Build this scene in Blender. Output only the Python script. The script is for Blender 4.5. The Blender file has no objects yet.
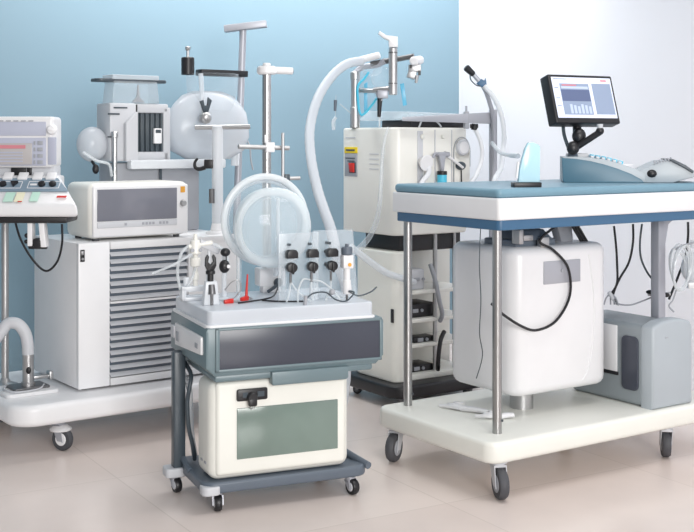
import bpy, bmesh, math, random
from mathutils import Matrix, Vector
random.seed(4)
R = math.radians
scene = bpy.context.scene
COL = scene.collection
F = 1150.0                                   # focal length in pixels of a 694 px wide frame

# ------------------------------------------------------------------ camera, world, lights, exposure
cam_d = bpy.data.cameras.new('camera')
cam_d.sensor_width = 36.0
cam_d.lens = 36.0 * F / 694.0
cam_d.shift_y = -126.0 / 694.0
cam_d.clip_start = 0.05
cam = bpy.data.objects.new('camera', cam_d)
cam.location = (0, 0, 1.15)
cam.rotation_euler = (R(90), 0, 0)
COL.objects.link(cam)
scene.camera = cam

world = bpy.data.worlds.new('room_daylight')
scene.world = world
world.use_nodes = True
bg = world.node_tree.nodes['Background']
bg.inputs[0].default_value = (0.95, 0.97, 1.0, 1)
bg.inputs[1].default_value = 0.40


def area(name, loc, target, sx, sy, power, col=(1, 1, 1)):
    d = bpy.data.lights.new(name, 'AREA')
    d.shape = 'RECTANGLE'
    d.size = sx
    d.size_y = sy
    d.energy = power
    d.color = col
    o = bpy.data.objects.new(name, d)
    o.location = loc
    o.rotation_euler = (Vector(target) - Vector(loc)).to_track_quat('-Z', 'Y').to_euler()
    COL.objects.link(o)
    return o


area('added_wall_wash', (0.0, 5.55, 2.65), (-0.42, 6.25, 1.45), 3.0, 0.4, 58, (1, 0.985, 0.965))  # added unseen lamp, washes the upper walls so they fall off downwards
area('added_overhead_fill', (0.95, 3.3, 2.75), (1.0, 3.9, 0.3), 1.6, 1.0, 25, (1, 0.985, 0.965))  # unseen lamp added to lift the table top, floor and white wall
area('added_front_fill', (2.0, -2.6, 2.0), (-0.3, 4.4, 0.6), 2.4, 2.0, 305, (1, 0.985, 0.965))  # added area light behind the camera, no window there; brightens front faces
vs = scene.view_settings
vs.view_transform = 'Standard'
vs.look = 'None'
vs.exposure = 0.0
vs.gamma = 1.0
vs.use_curve_mapping = False


# ------------------------------------------------------------------ materials
def lin(c):
    out = []
    for v in c:
        v /= 255.0
        out.append(v / 12.92 if v <= 0.04045 else ((v + 0.055) / 1.055) ** 2.4)
    return out + [1.0]


def mat(name, rgb, rough=0.45, metal=0.0, var=0.04, scale=9.0, bump=0.0, coat=0.0):
    m = bpy.data.materials.new(name)
    m.use_nodes = True
    nt = m.node_tree
    b = nt.nodes['Principled BSDF']
    tc = nt.nodes.new('ShaderNodeTexCoord')
    no = nt.nodes.new('ShaderNodeTexNoise')
    no.inputs['Scale'].default_value = scale
    no.inputs['Detail'].default_value = 3
    nt.links.new(tc.outputs['Object'], no.inputs['Vector'])
    mx = nt.nodes.new('ShaderNodeMix')
    mx.data_type = 'RGBA'
    c = lin(rgb)
    mx.inputs[6].default_value = [min(1, v * (1 - var)) for v in c[:3]] + [1]
    mx.inputs[7].default_value = [min(1, v * (1 + var)) for v in c[:3]] + [1]
    nt.links.new(no.outputs[0], mx.inputs[0])
    nt.links.new(mx.outputs[2], b.inputs['Base Color'])
    b.inputs['Roughness'].default_value = rough
    b.inputs['Metallic'].default_value = metal
    if coat:
        b.inputs['Coat Weight'].default_value = coat
        b.inputs['Coat Roughness'].default_value = 0.1
    if bump:
        bp = nt.nodes.new('ShaderNodeBump')
        bp.inputs['Strength'].default_value = bump
        bp.inputs['Distance'].default_value = 0.002
        nt.links.new(no.outputs[0], bp.inputs['Height'])
        nt.links.new(bp.outputs[0], b.inputs['Normal'])
    return m


def clear(name, rgb, body=0.15, edge=0.7, rough=0.15, spec=0.5):
    """thin clear or frosted plastic: transparent in the middle, denser at its edges"""
    m = bpy.data.materials.new(name)
    m.use_nodes = True
    nt = m.node_tree
    out = nt.nodes['Material Output']
    b = nt.nodes['Principled BSDF']
    b.inputs['Base Color'].default_value = lin(rgb)
    b.inputs['Roughness'].default_value = rough
    b.inputs['Specular IOR Level'].default_value = spec
    tr = nt.nodes.new('ShaderNodeBsdfTransparent')
    lw = nt.nodes.new('ShaderNodeLayerWeight')
    lw.inputs['Blend'].default_value = 0.35
    tc = nt.nodes.new('ShaderNodeTexCoord')
    no = nt.nodes.new('ShaderNodeTexNoise')
    no.inputs['Scale'].default_value = 6
    nt.links.new(tc.outputs['Object'], no.inputs['Vector'])
    mr = nt.nodes.new('ShaderNodeMapRange')
    mr.inputs[3].default_value = body
    mr.inputs[4].default_value = edge
    nt.links.new(lw.outputs['Facing'], mr.inputs[0])
    ma = nt.nodes.new('ShaderNodeMath')
    ma.operation = 'MULTIPLY_ADD'
    ma.inputs[1].default_value = 0.08
    nt.links.new(no.outputs[0], ma.inputs[0])
    nt.links.new(mr.outputs[0], ma.inputs[2])
    mx = nt.nodes.new('ShaderNodeMixShader')
    nt.links.new(ma.outputs[0], mx.inputs[0])
    nt.links.new(tr.outputs[0], mx.inputs[1])
    nt.links.new(b.outputs[0], mx.inputs[2])
    nt.links.new(mx.outputs[0], out.inputs[0])
    return m


def screen(name, rgb, strength):
    m = mat(name, rgb, 0.2)
    b = m.node_tree.nodes['Principled BSDF']
    b.inputs['Emission Color'].default_value = lin(rgb)
    b.inputs['Emission Strength'].default_value = strength
    return m


M_WHITE = mat('white_enamel', (236, 236, 238), 0.35)
M_WHITE2 = mat('white_plastic', (226, 226, 228), 0.3)
M_CREAM = mat('cream_enamel', (232, 231, 225), 0.35)
M_IVORY = mat('ivory_plastic', (231, 231, 224), 0.4)
M_GREY = mat('grey_plastic', (160, 163, 170), 0.45)
M_LGREY = mat('light_grey_plastic', (198, 200, 205), 0.45)
M_TEAL = mat('teal_grey_enamel', (106, 124, 130), 0.35)
M_SLATE = mat('slate_grey_plastic', (92, 102, 114), 0.4)
M_DARKG = mat('dark_grey_paint', (66, 76, 84), 0.35)
M_PANEL = mat('smoked_panel', (62, 66, 78), 0.3, var=0.02)
M_BLACK = mat('black_plastic', (26, 26, 30), 0.4)
M_RUBBER = mat('grey_rubber', (72, 73, 78), 0.6)
M_CHROME = mat('brushed_steel', (190, 190, 190), 0.25, 1.0)
M_STEEL = mat('satin_steel', (185, 185, 186), 0.38, 0.9)
M_LEG = mat('brushed_leg_steel', (172, 172, 172), 0.3, 1.0)
M_DSTEEL = mat('dull_dark_steel', (120, 120, 122), 0.4, 0.8)
M_SILVER = mat('silver_paint', (172, 174, 182), 0.4, 0.3)
M_LAV = mat('lavender_grey_panel', (176, 180, 197), 0.45)
M_CTRL = mat('blue_grey_panel', (128, 148, 164), 0.4)
M_BLUE = mat('blue_vinyl', (112, 148, 166), 0.4, bump=0.1, scale=60)
M_APRON = mat('deep_blue_laminate', (60, 100, 134), 0.4)
M_CBLUE = mat('teal_blue_shell', (72, 108, 126), 0.4)
M_GBLUE = mat('blue_grey_shell', (168, 176, 182), 0.42)
M_GBLUE2 = mat('dull_blue_grey_shell', (138, 146, 151), 0.45)
M_RED = mat('red_plastic', (205, 45, 38), 0.35)
M_YELLOW = mat('yellow_label', (232, 205, 40), 0.5)
M_ORANGE = mat('orange_label', (222, 160, 60), 0.5)
M_CYAN = mat('cyan_plastic', (80, 190, 220), 0.35)
M_PINK = mat('pink_print', (205, 130, 140), 0.5)
M_GREEN = mat('mint_paper', (190, 225, 210), 0.6)
M_PAPER = mat('cream_paper', (236, 232, 205), 0.6)
M_GLASSD = mat('green_grey_glass', (118, 134, 127), 0.14, var=0.22, scale=6)
M_INC = mat('grey_screen_glass', (120, 122, 132), 0.12, var=0.12, scale=5)
M_HOSEW = mat('white_hose', (226, 228, 232), 0.4)
M_LCD = mat('lcd_grey', (176, 172, 172), 0.3)
M_SCRBG = screen('lit_screen_pale', (206, 212, 232), 0.35)
M_SCRWIN = screen('lit_screen_window', (132, 146, 170), 0.20)
M_SCRDARK = screen('lit_screen_dark_strip', (84, 96, 128), 0.2)
M_SCRLT = screen('lit_screen_light_strip', (170, 182, 205), 0.3)
C_CLEAR = clear('clear_acrylic', (225, 236, 242), 0.12, 0.55)
C_PANE = clear('clear_panel', (222, 230, 236), 0.20, 0.55)
C_FROST = clear('frosted_plastic', (226, 232, 238), 0.40, 0.85, 0.3)
C_BAG = clear('milky_bag_plastic', (212, 217, 224), 0.60, 0.90, 0.25)
C_RIM = clear('milky_rim_plastic', (238, 243, 246), 0.55, 0.8, 0.2)
C_MILK = clear('milky_plastic', (232, 236, 241), 0.66, 0.93, 0.3)
C_DOME = clear('clear_dome_plastic', (226, 238, 244), 0.16, 0.95, 0.06)
C_JAR = clear('thin_clear_glass', (225, 236, 244), 0.04, 0.35, 0.08)
C_TRAY = clear('frosted_tray_plastic', (222, 228, 236), 0.62, 0.85, 0.25)
C_CYAN = clear('pale_cyan_acrylic', (186, 226, 240), 0.80, 0.95, 0.2)
C_CYANF = clear('cyan_film', (90, 195, 230), 0.50, 0.8, 0.2)
C_TUBE = clear('clear_tubing', (226, 232, 236), 0.35, 0.8, 0.15)


# ------------------------------------------------------------------ mesh helpers
def B():
    return bmesh.new()


def join(bm, tmp, M=None):
    me = bpy.data.meshes.new('t')
    tmp.to_mesh(me)
    tmp.free()
    if M is not None:
        me.transform(M)
    bm.from_mesh(me)
    bpy.data.meshes.remove(me)
    return bm


def box(bm, x0, y0, z0, x1, y1, z1, bev=0.0, seg=2, M=None):
    t = bmesh.new()
    bmesh.ops.create_cube(t, size=1)
    for v in t.verts:
        v.co = Vector(((x0 + x1) / 2 + v.co.x * abs(x1 - x0), (y0 + y1) / 2 + v.co.y * abs(y1 - y0), (z0 + z1) / 2 + v.co.z * abs(z1 - z0)))
    if bev:
        bmesh.ops.bevel(t, geom=t.edges[:], offset=bev, segments=seg, affect='EDGES', profile=0.5, clamp_overlap=True)
    return join(bm, t, M)


def hexa(bm, pts, bev=0.0, seg=2):
    """eight corners: bottom ring then top ring"""
    t = bmesh.new()
    v = [t.verts.new(p) for p in pts]
    for f in ((3, 2, 1, 0), (4, 5, 6, 7), (0, 1, 5, 4), (1, 2, 6, 5), (2, 3, 7, 6), (3, 0, 4, 7)):
        t.faces.new([v[i] for i in f])
    bmesh.ops.recalc_face_normals(t, faces=t.faces[:])
    if bev:
        bmesh.ops.bevel(t, geom=t.edges[:], offset=bev, segments=seg, affect='EDGES', profile=0.5, clamp_overlap=True)
    return join(bm, t)


def rings(bm, loops, cap=True):
    vs_ = [[bm.verts.new(p) for p in lp] for lp in loops]
    n = len(vs_[0])
    for a, b in zip(vs_, vs_[1:]):
        for i in range(n):
            bm.faces.new((a[i], a[(i + 1) % n], b[(i + 1) % n], b[i]))
    if cap:
        bm.faces.new(list(reversed(vs_[0])))
        bm.faces.new(vs_[-1])
    return bm


def rrect(x0, y0, x1, y1, r, z, seg=6):
    pts = []
    r = max(r, 0.0005)
    for cx, cy, a0 in ((x1 - r, y0 + r, -90), (x1 - r, y1 - r, 0), (x0 + r, y1 - r, 90), (x0 + r, y0 + r, 180)):
        for k in range(seg + 1):
            a = R(a0 + 90 * k / seg)
            pts.append((cx + r * math.cos(a), cy + r * math.sin(a), z))
    return pts


def rslab(bm, x0, y0, x1, y1, z0, z1, rc=0.05, be=0.01, seg=6, M=None):
    """slab with rounded corners and rounded rims"""
    t = bmesh.new()
    lp = []
    for k in range(5):
        a = R(90 * k / 4)
        i = be * (1 - math.sin(a))
        lp.append(rrect(x0 + i, y0 + i, x1 - i, y1 - i, rc - i, z0 + be * (1 - math.cos(a)), seg))
    for k in range(5):
        a = R(90 * k / 4)
        i = be * (1 - math.cos(a))
        lp.append(rrect(x0 + i, y0 + i, x1 - i, y1 - i, rc - i, z1 - be * (1 - math.sin(a)), seg))
    rings(t, lp)
    return join(bm, t, M)


def basis(d):
    d = d.normalized()
    u = d.cross(Vector((0, 0, 1)))
    if u.length < 1e-3:
        u = d.cross(Vector((0, 1, 0)))
    u.normalize()
    return u, u.cross(d).normalized()


def cyl(bm, p0, p1, r0, r1=None, seg=20, be=0.0):
    p0, p1 = Vector(p0), Vector(p1)
    r1 = r0 if r1 is None else r1
    u, w = basis(p1 - p0)
    d = (p1 - p0).normalized()
    st = [(p0, r0), (p1, r1)]
    if be:
        st = [(p0, r0 - be), (p0 + d * be, r0), (p1 - d * be, r1), (p1, r1 - be)]
    t = bmesh.new()
    rings(t, [[p + u * (r * math.cos(2 * math.pi * k / seg)) + w * (r * math.sin(2 * math.pi * k / seg)) for k in range(seg)] for p, r in st])
    bmesh.ops.recalc_face_normals(t, faces=t.faces[:])
    return join(bm, t)


def smooth(pts, res=6, closed=False):
    pts = [Vector(p) for p in pts]
    n = len(pts)
    if n < 3:
        return pts
    out = []
    for i in range(n if closed else n - 1):
        if closed:
            a, b, c, d = (pts[(i + j) % n] for j in (-1, 0, 1, 2))
        else:
            a, b, c, d = pts[max(i - 1, 0)], pts[i], pts[i + 1], pts[min(i + 2, n - 1)]
        for k in range(res):
            s = k / res
            out.append(0.5 * (2 * b + (c - a) * s + (2 * a - 5 * b + 4 * c - d) * s * s + (3 * b - a - 3 * c + d) * s ** 3))
    if not closed:
        out.append(pts[-1])
    return out


def tube(bm, pts, r, seg=8, res=6, corr=0.0):
    """a sweep along a smoothed path; corr > 0 adds hose ribs"""
    P_ = smooth(pts, res)
    t = bmesh.new()
    d = (P_[1] - P_[0]).normalized()
    u, w = basis(d)
    lp = []
    n = len(P_)
    for i, p in enumerate(P_):
        d = (P_[min(i + 1, n - 1)] - P_[max(i - 1, 0)]).normalized()
        u = (u - d * u.dot(d)).normalized()
        w = u.cross(d).normalized()
        rr = (r[0] + (r[1] - r[0]) * i / (n - 1)) if isinstance(r, tuple) else r
        if corr and i % 2:
            rr -= corr
        lp.append([p + u * (rr * math.cos(2 * math.pi * k / seg)) + w * (rr * math.sin(2 * math.pi * k / seg)) for k in range(seg)])
    rings(t, lp)
    bmesh.ops.recalc_face_normals(t, faces=t.faces[:])
    return join(bm, t)


def ring(bm, c, rad, r, M=None, seg=40, ts=8, scale=(1, 1, 1)):
    """torus in the local XZ plane about c"""
    t = bmesh.new()
    vv = []
    for i in range(seg):
        a = 2 * math.pi * i / seg
        vv.append([t.verts.new((c[0] + (rad + r * math.cos(b)) * math.cos(a) * scale[0], c[1] + r * math.sin(b) * scale[1],
                                c[2] + (rad + r * math.cos(b)) * math.sin(a) * scale[2])) for b in [2 * math.pi * j / ts for j in range(ts)]])
    for i in range(seg):
        for j in range(ts):
            t.faces.new((vv[i][j], vv[(i + 1) % seg][j], vv[(i + 1) % seg][(j + 1) % ts], vv[i][(j + 1) % ts]))
    bmesh.ops.recalc_face_normals(t, faces=t.faces[:])
    return join(bm, t, M)


def ball(bm, c, rx, ry=None, rz=None, seg=24, M=None):
    t = bmesh.new()
    bmesh.ops.create_uvsphere(t, u_segments=seg, v_segments=max(8, seg // 2), radius=1)
    ry = rx if ry is None else ry
    rz = rx if rz is None else rz
    for v in t.verts:
        v.co = Vector((c[0] + v.co.x * rx, c[1] + v.co.y * ry, c[2] + v.co.z * rz))
    return join(bm, t, M)


def lathe(bm, prof, c=(0, 0, 0), seg=28, M=None):
    t = bmesh.new()
    rings(t, [[(c[0] + max(r, 1e-4) * math.cos(2 * math.pi * k / seg), c[1] + max(r, 1e-4) * math.sin(2 * math.pi * k / seg), c[2] + z) for k in range(seg)] for r, z in prof])
    bmesh.ops.recalc_face_normals(t, faces=t.faces[:])
    return join(bm, t, M)


def prism(bm, poly, y0, y1, bev=0.0, M=None, seg=2):
    """outline in XZ pushed from y0 to y1"""
    t = bmesh.new()
    rings(t, [[(x, y0, z) for x, z in poly], [(x, y1, z) for x, z in poly]])
    bmesh.ops.recalc_face_normals(t, faces=t.faces[:])
    if bev:
        bmesh.ops.bevel(t, geom=[e for e in t.edges if abs(e.verts[0].co.y - e.verts[1].co.y) < 1e-6], offset=bev, segments=seg, affect='EDGES', profile=0.5, clamp_overlap=True)
    return join(bm, t, M)


I4 = Matrix.Identity(4)
ROOT = {}


def frame(x, y, z=0.0, deg=0.0):
    return Matrix.Translation((x, y, z)) @ Matrix.Rotation(R(deg), 4, 'Z')


def P(px, py, Y):
    """world point at depth Y seen at photo pixel (px, py)"""
    return Vector(((px - 347.0) * Y / F, Y, 1.15 - (py - 140.0) * Y / F))


def thing(name, label, cat, M, group=None):
    o = bpy.data.objects.new(name, None)
    o.empty_display_size = 0.05
    o.matrix_world = M
    o['label'] = label
    o['category'] = cat
    if group:
        o['group'] = group
    COL.objects.link(o)
    ROOT[o.name] = M.copy()
    return o


def mesh_of(name, bm, m):
    me = bpy.data.meshes.new(name)
    bm.to_mesh(me)
    bm.free()
    for p in me.polygons:
        p.use_smooth = True
    me.set_sharp_from_angle(angle=R(38))
    me.materials.append(m)
    return me


def part(name, bm, m, parent, M=I4, label=None):
    r = parent
    while r.parent:
        r = r.parent
    bm.transform(ROOT[r.name].inverted() @ M)
    o = bpy.data.objects.new(name, mesh_of(name, bm, m))
    COL.objects.link(o)
    o.parent = parent
    if label:
        o['label'] = label
    return o


def parts(name, bm, m, parent, M=I4):
    """one part per separate piece of the mesh"""
    left = set(bm.verts)
    out = []
    while left:
        st = [left.pop()]
        isl = set(st)
        while st:
            for e in st.pop().link_edges:
                for v in e.verts:
                    if v in left:
                        left.discard(v)
                        isl.add(v)
                        st.append(v)
        nb = bmesh.new()
        mp_ = {v: nb.verts.new(v.co) for v in isl}
        for f in bm.faces:
            if f.verts[0] in isl:
                nb.faces.new([mp_[v] for v in f.verts])
        out.append(part(name, nb, m, parent, M))
    bm.free()
    return out


def single(name, bm, m, label, cat, M=I4, group=None):
    bm.transform(M)
    lo = Vector([min(v.co[i] for v in bm.verts) for i in range(3)])
    hi = Vector([max(v.co[i] for v in bm.verts) for i in range(3)])
    c = Vector(((lo.x + hi.x) / 2, (lo.y + hi.y) / 2, lo.z))
    bm.transform(Matrix.Translation(-c))
    o = bpy.data.objects.new(name, mesh_of(name, bm, m))
    o.location = c
    o['label'] = label
    o['category'] = cat
    if group:
        o['group'] = group
    COL.objects.link(o)
    ROOT[o.name] = Matrix.Translation(c)
    return o


def struct(name, bm, m, M=I4):
    bm.transform(M)
    o = bpy.data.objects.new(name, mesh_of(name, bm, m))
    o['kind'] = 'structure'
    COL.objects.link(o)
    return o


def caster(root, M, x, y, top, r=0.04, w=0.026, yaw=0.0, fork=None, tyre=None, hub=None, cover=False):
    """swivel caster: fork with its wheel trailing behind the pin"""
    L = M @ frame(x, y, 0, yaw)
    off = r * 0.45
    b = B()
    rslab(b, -r * .55, -w * .8, r * .55, w * .8, top - 0.006, top, 0.008, 0.002)
    cyl(b, (0, 0, top - 0.014), (0, 0, top - 0.004), w * .75)
    for s in (-1, 1):
        prism(b, [(-r * .45, top - 0.012), (r * .45, top - 0.012), (off + r * .28, r * .75), (off + r * .2, r * .85), (off - r * .25, r * .85)], s * (w * .5 + 0.003), s * (w * .5 + 0.006))
    box(b, -r * .45, -w * .5 - .006, top - .02, r * .45, w * .5 + .006, top - .012, 0.002)
    f = part('caster', b, fork or M_SILVER, root, L)
    b = B()
    prof = [(r * .55, -w / 2), (r * .9, -w / 2), (r, -w / 4), (r, w / 4), (r * .9, w / 2), (r * .55, w / 2)]
    lathe(b, prof, seg=28, M=Matrix.Translation((off, 0, r)) @ Matrix.Rotation(R(90), 4, 'X'))
    wl = part('wheel', b, tyre or M_RUBBER, f, L)
    b = B()
    cyl(b, (off, -w * .5 - .002, r), (off, w * .5 + .002, r), r * .56, seg=20, be=0.002)
    part('hub', b, hub or M_LGREY, f, L)
    if cover:
        b = B()
        lathe(b, [(r * .9, 0), (r * .95, .006), (r * .6, .018), (r * .2, .02)], (off * .5, 0, r * 2 - .012), 20)
        part('cover', b, M_WHITE2, f, L)
    return f


# ------------------------------------------------------------------ room
RM = frame(0.662, 6.8, 0, 31)
m = mat('blue_wall_paint', (120, 147, 162), 0.6, var=0.015, scale=1.5)
b = B(); box(b, -7.5, 0, 0, 0.1, 0.1, 3.6); struct('wall_left', b, m, RM)
m = mat('white_wall_paint', (236, 236, 242), 0.6, var=0.012, scale=1.5)
b = B(); box(b, 0, -7.5, 0, 0.1, 0.0, 3.6); struct('wall_right', b, m, RM)

m = bpy.data.materials.new('beige_floor_tiles')
m.use_nodes = True
nt = m.node_tree
pb = nt.nodes['Principled BSDF']
tc = nt.nodes.new('ShaderNodeTexCoord')
mp = nt.nodes.new('ShaderNodeMapping')
br = nt.nodes.new('ShaderNodeTexBrick')
br.offset = 0.0
br.inputs['Color1'].default_value = lin((234, 221, 214))
br.inputs['Color2'].default_value = lin((229, 215, 208))
br.inputs['Mortar'].default_value = lin((220, 207, 199))
br.inputs['Scale'].default_value = 1.0
br.inputs['Mortar Size'].default_value = 0.0025
br.inputs['Brick Width'].default_value = 0.8
br.inputs['Row Height'].default_value = 0.8
no = nt.nodes.new('ShaderNodeTexNoise')
no.inputs['Scale'].default_value = 5.0
no.inputs['Detail'].default_value = 5
mx = nt.nodes.new('ShaderNodeMix'); mx.data_type = 'RGBA'; mx.blend_type = 'MULTIPLY'
rp = nt.nodes.new('ShaderNodeMapRange'); rp.inputs[3].default_value = 0.92; rp.inputs[4].default_value = 1.05
nt.links.new(tc.outputs['Object'], mp.inputs[0])
nt.links.new(mp.outputs[0], br.inputs['Vector'])
nt.links.new(tc.outputs['Object'], no.inputs['Vector'])
nt.links.new(no.outputs[0], rp.inputs[0])
mx.inputs[0].default_value = 1.0
nt.links.new(br.outputs[0], mx.inputs[6])
nt.links.new(rp.outputs[0], mx.inputs[7])
nt.links.new(mx.outputs[2], pb.inputs['Base Color'])
pb.inputs['Roughness'].default_value = 0.22
b = B(); box(b, -8, -8, -0.05, 8, 8, 0)
fl = struct('floor', b, m)
fl.matrix_world = frame(-0.783, 3.913, 0, 31)

# ------------------------------------------------------------------ left trolley
AM = frame(-1.02, 4.37, 0, 36)
t = thing('equipment_trolley', 'long low white rounded trolley platform under the louvred white cabinet', 'trolley', AM)
b = B(); rslab(b, -.29, -.12, .77, .56, .11, .19, .10, .022); part('platform', b, M_WHITE, t, AM)
for x, y, a in ((-.10, -.05, -60), (.68, -.04, 20), (-.13, .48, 40), (.68, .48, 200)):
    caster(t, AM, x, y, .11, .043, .026, a, M_SILVER, M_RUBBER, M_WHITE, True)

t = thing('louvred_cabinet', 'large white floor cabinet with slatted vents on its front', 'cabinet', AM)
b = B()
box(b, 0, .02, .2, .71, .46, .756, .004)
part('body', b, M_WHITE, t, AM)
b = B(); box(b, .03, .04, .19, .68, .43, .2); part('plinth', b, M_BLACK, t, AM)
b = B()
box(b, .131, 0, .2, .71, .0205, .228, .002)
box(b, .131, 0, .727, .71, .0205, .756, .002)
box(b, .131, 0, .516, .47, .0205, .524, .001)
box(b, .47, 0, .226, .71, .0205, .729, .002)
part('front_frame', b, M_WHITE2, t, AM)
b = B(); box(b, 0, 0, .2, .128, .0205, .756, .003); d = part('door', b, M_WHITE, t, AM)
b = B()
box(b, .006, -.004, .686, .024, 0, .732, .002)
part('latch', b, M_BLACK, d, AM)
b = B()
box(b, .010, -.006, .712, .020, -.003, .727, .001); cyl(b, (.015, -.006, .697), (.015, -.003, .697), .005)
part('keyhole', b, M_STEEL, d, AM)
for z0, z1, n in ((.526, .726, 7), (.23, .514, 10)):
    b = B(); box(b, .133, .017, z0, .469, .0195, z1)
    pn = part('louvre_shade_backing', b, M_SLATE, t, AM)  # slate colour puts the shade between the slats into this sheet
    b = B()
    st = (z1 - z0) / n
    for k in range(n):
        z = z0 + st * k
        hexa(b, [(.133, .0015, z + .002), (.469, .0015, z + .002), (.469, .016, z + st * .50), (.133, .016, z + st * .50),
                 (.133, .0015, z + .005), (.469, .0015, z + .005), (.469, .016, z + st * .50 + .003), (.133, .016, z + st * .50 + .003)])
    part('louvre_slats', b, M_LGREY, pn, AM)

t = thing('warming_unit', 'small cream box with a wide grey window on the louvred cabinet', 'incubator', AM)
b = B(); box(b, .06, .035, .766, .49, .275, .982, .026, 4); part('housing', b, M_CREAM, t, AM)
b = B(); box(b, .070, .026, .772, .482, .04, .972, .010, 3)
fp = part('front_bezel', b, M_WHITE2, t, AM)
b = B(); box(b, .086, .0225, .834, .430, .027, .958, .003); part('window', b, M_INC, fp, AM)
b = B(); box(b, .086, .022, .808, .430, .027, .831, .002); s = part('button_strip', b, M_LGREY, fp, AM)
b = B()
for x in (.20, .275, .29, .305, .32, .35, .365, .38):
    box(b, x, .020, .815, x + .009, .0222, .825)
part('print', b, M_GREY, s, AM)
b = B(); cyl(b, (.457, .012, .895), (.457, .026, .895), .012, .014, be=.002); part('knob', b, M_STEEL, fp, AM)
b = B(); box(b, .447, .0235, .938, .466, .0265, .962); part('sticker', b, M_ORANGE, fp, AM)
b = B()
for x in (.10, .45):
    for y in (.07, .24):
        cyl(b, (x, y, .756), (x, y, .772), .013)
parts('foot', b, M_RUBBER, t, AM)

# ------------------------------------------------------------------ control console on its pole
KM = frame(-1.338, 4.5, .19, 0)
t = thing('control_console', 'white medical control console with screen and knob panel, left edge of photo', 'console', KM)
b = B(); cyl(b, (-1.338, 4.5, .19), (-1.338, 4.5, .87), .014); part('pole', b, M_STEEL, t)
b = B(); lathe(b, [(.05, .19), (.05, .195), (.022, .205), (.014, .22)], (-1.338, 4.5, 0)); part('base_flange', b, M_STEEL, t)
b = B(); box(b, -1.42, 4.20, .838, -1.315, 4.53, .872, .004); box(b, -1.60, 4.19, .846, -1.02, 4.36, .876, .008)
part('underframe', b, M_BLACK, t)
b = B(); box(b, -1.66, 4.30, 1.046, -1.098, 4.43, 1.238, .014, 4); h = part('screen_housing', b, M_WHITE2, t)
b = B(); box(b, -1.62, 4.2965, 1.166, -1.125, 4.301, 1.218, .002); box(b, -1.62, 4.2965, 1.054, -1.125, 4.301, 1.158, .002); box(b, -1.118, 4.2965, 1.058, -1.086, 4.301, 1.160, .002)
f = part('face_panel', b, M_LAV, h)
b = B()
for k in range(16):
    box(b, -1.61 + k * .028, 4.295, 1.2215 - .002, -1.61 + k * .028 + .018, 4.298, 1.2225 + .001)
part('print', b, M_GREY, h)
b = B(); box(b, -1.62, 4.293, 1.058, -1.176, 4.297, 1.138, .002); part('display', b, M_LCD, f)
b = B(); box(b, -1.60, 4.2915, 1.118, -1.20, 4.2935, 1.131); part('display_header', b, M_PINK, f)
b = B()
for k in range(4):
    box(b, -1.60, 4.2915, 1.068 + k * .011, -1.21, 4.2932, 1.073 + k * .011)
part('display_traces', b, M_LAV, f)
b = B()
for k in range(4):
    box(b, -1.156, 4.293, 1.060 + k * .024, -1.136, 4.297, 1.074 + k * .024, .001)
    box(b, -1.170, 4.293, 1.060 + k * .024, -1.163, 4.297, 1.074 + k * .024, .001)
parts('button', b, M_GREY, f)
b = B(); cyl(b, (-1.102, 4.282, 1.188), (-1.102, 4.302, 1.188), .017, .020, be=.004); box(b, -1.111, 4.276, 1.184, -1.093, 4.284, 1.192, .002); part('dial', b, M_WHITE, h)
b = B(); box(b, -1.62, 4.33, 1.0, -1.10, 4.42, 1.05, .004); part('neck', b, M_LGREY, t)
b = B(); box(b, -1.262, 4.318, 1.018, -1.208, 4.335, 1.046, .002); box(b, -1.202, 4.318, 1.018, -1.186, 4.335, 1.046, .002); parts('connector', b, M_BLACK, t)
# sloping panel
b = B()
hexa(b, [(-1.66, 4.15, .872), (-.968, 4.15, .872), (-1.076, 4.40, .872), (-1.66, 4.40, .872),
         (-1.66, 4.15, .915), (-.972, 4.15, .915), (-1.076, 4.305, 1.022), (-1.66, 4.305, 1.022)], .012, 3)
box(b, -1.64, 4.31, .88, -1.085, 4.42, 1.015, .008)
cp = part('control_panel', b, M_WHITE2, t)
SL = Matrix.Translation((0, 4.15, .9175)) @ Matrix.Rotation(math.atan2(.107, .155), 4, 'X')   # x, up the slope, normal
def quad(bm, x0, x1a, x1b, v0, v1, h0, h1):
    hexa(bm, [SL @ Vector(q) for q in ((x0, v0, h0), (x1a, v0, h0), (x1b, v1, h0), (x0, v1, h0), (x0, v0, h1), (x1a, v0, h1), (x1b, v1, h1), (x0, v1, h1))], .0008, 1)
b = B(); quad(b, -1.64, -1.020, -1.075, .075, .155, .0, .004); st = part('knob_strip', b, M_CTRL, cp)
b = B()
for x in (-1.40, -1.345, -1.26, -1.205, -1.15, -1.10):
    box(b, x - .018, .142, .002, x + .018, .182, .012, .003, 2, SL)
parts('key', b, M_WHITE, cp)
b = B()
for x in (-1.268, -1.125, -1.085, -1.40):
    lathe(b, [(.013, .004), (.013, .014), (.009, .017)], (x, .112, 0), 18, SL)
prism(b, [(-.014, -.012), (.014, -.012), (0, .014)], -.006, .006, 0, SL @ Matrix.Translation((-1.228, .112, .009)) @ Matrix.Rotation(R(90), 4, 'X'))
parts('knob', b, M_BLACK, st)
b = B()
for x0, x1 in ((-1.30, -1.20), (-1.175, -1.06)):
    for v in (.092, .132):
        box(b, x0, v - .001, .004, x1, v + .001, .0055, 0, 2, SL)
    for x in (x0, x1):
        box(b, x - .001, .092, .004, x + .001, .132, .0055, 0, 2, SL)
box(b, -1.168, .108, .004, -1.142, .116, .008, .001, 2, SL)
part('outline', b, M_WHITE, st)
b = B(); box(b, -1.245, .012, .003, -1.21, .066, .005, 0, 2, SL); box(b, -1.15, .014, .003, -1.12, .068, .005, 0, 2, SL); parts('mint_card', b, M_GREEN, cp)
b = B(); box(b, -1.205, .012, .003, -1.175, .066, .005, 0, 2, SL); part('cream_card', b, M_PAPER, cp)
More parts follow.
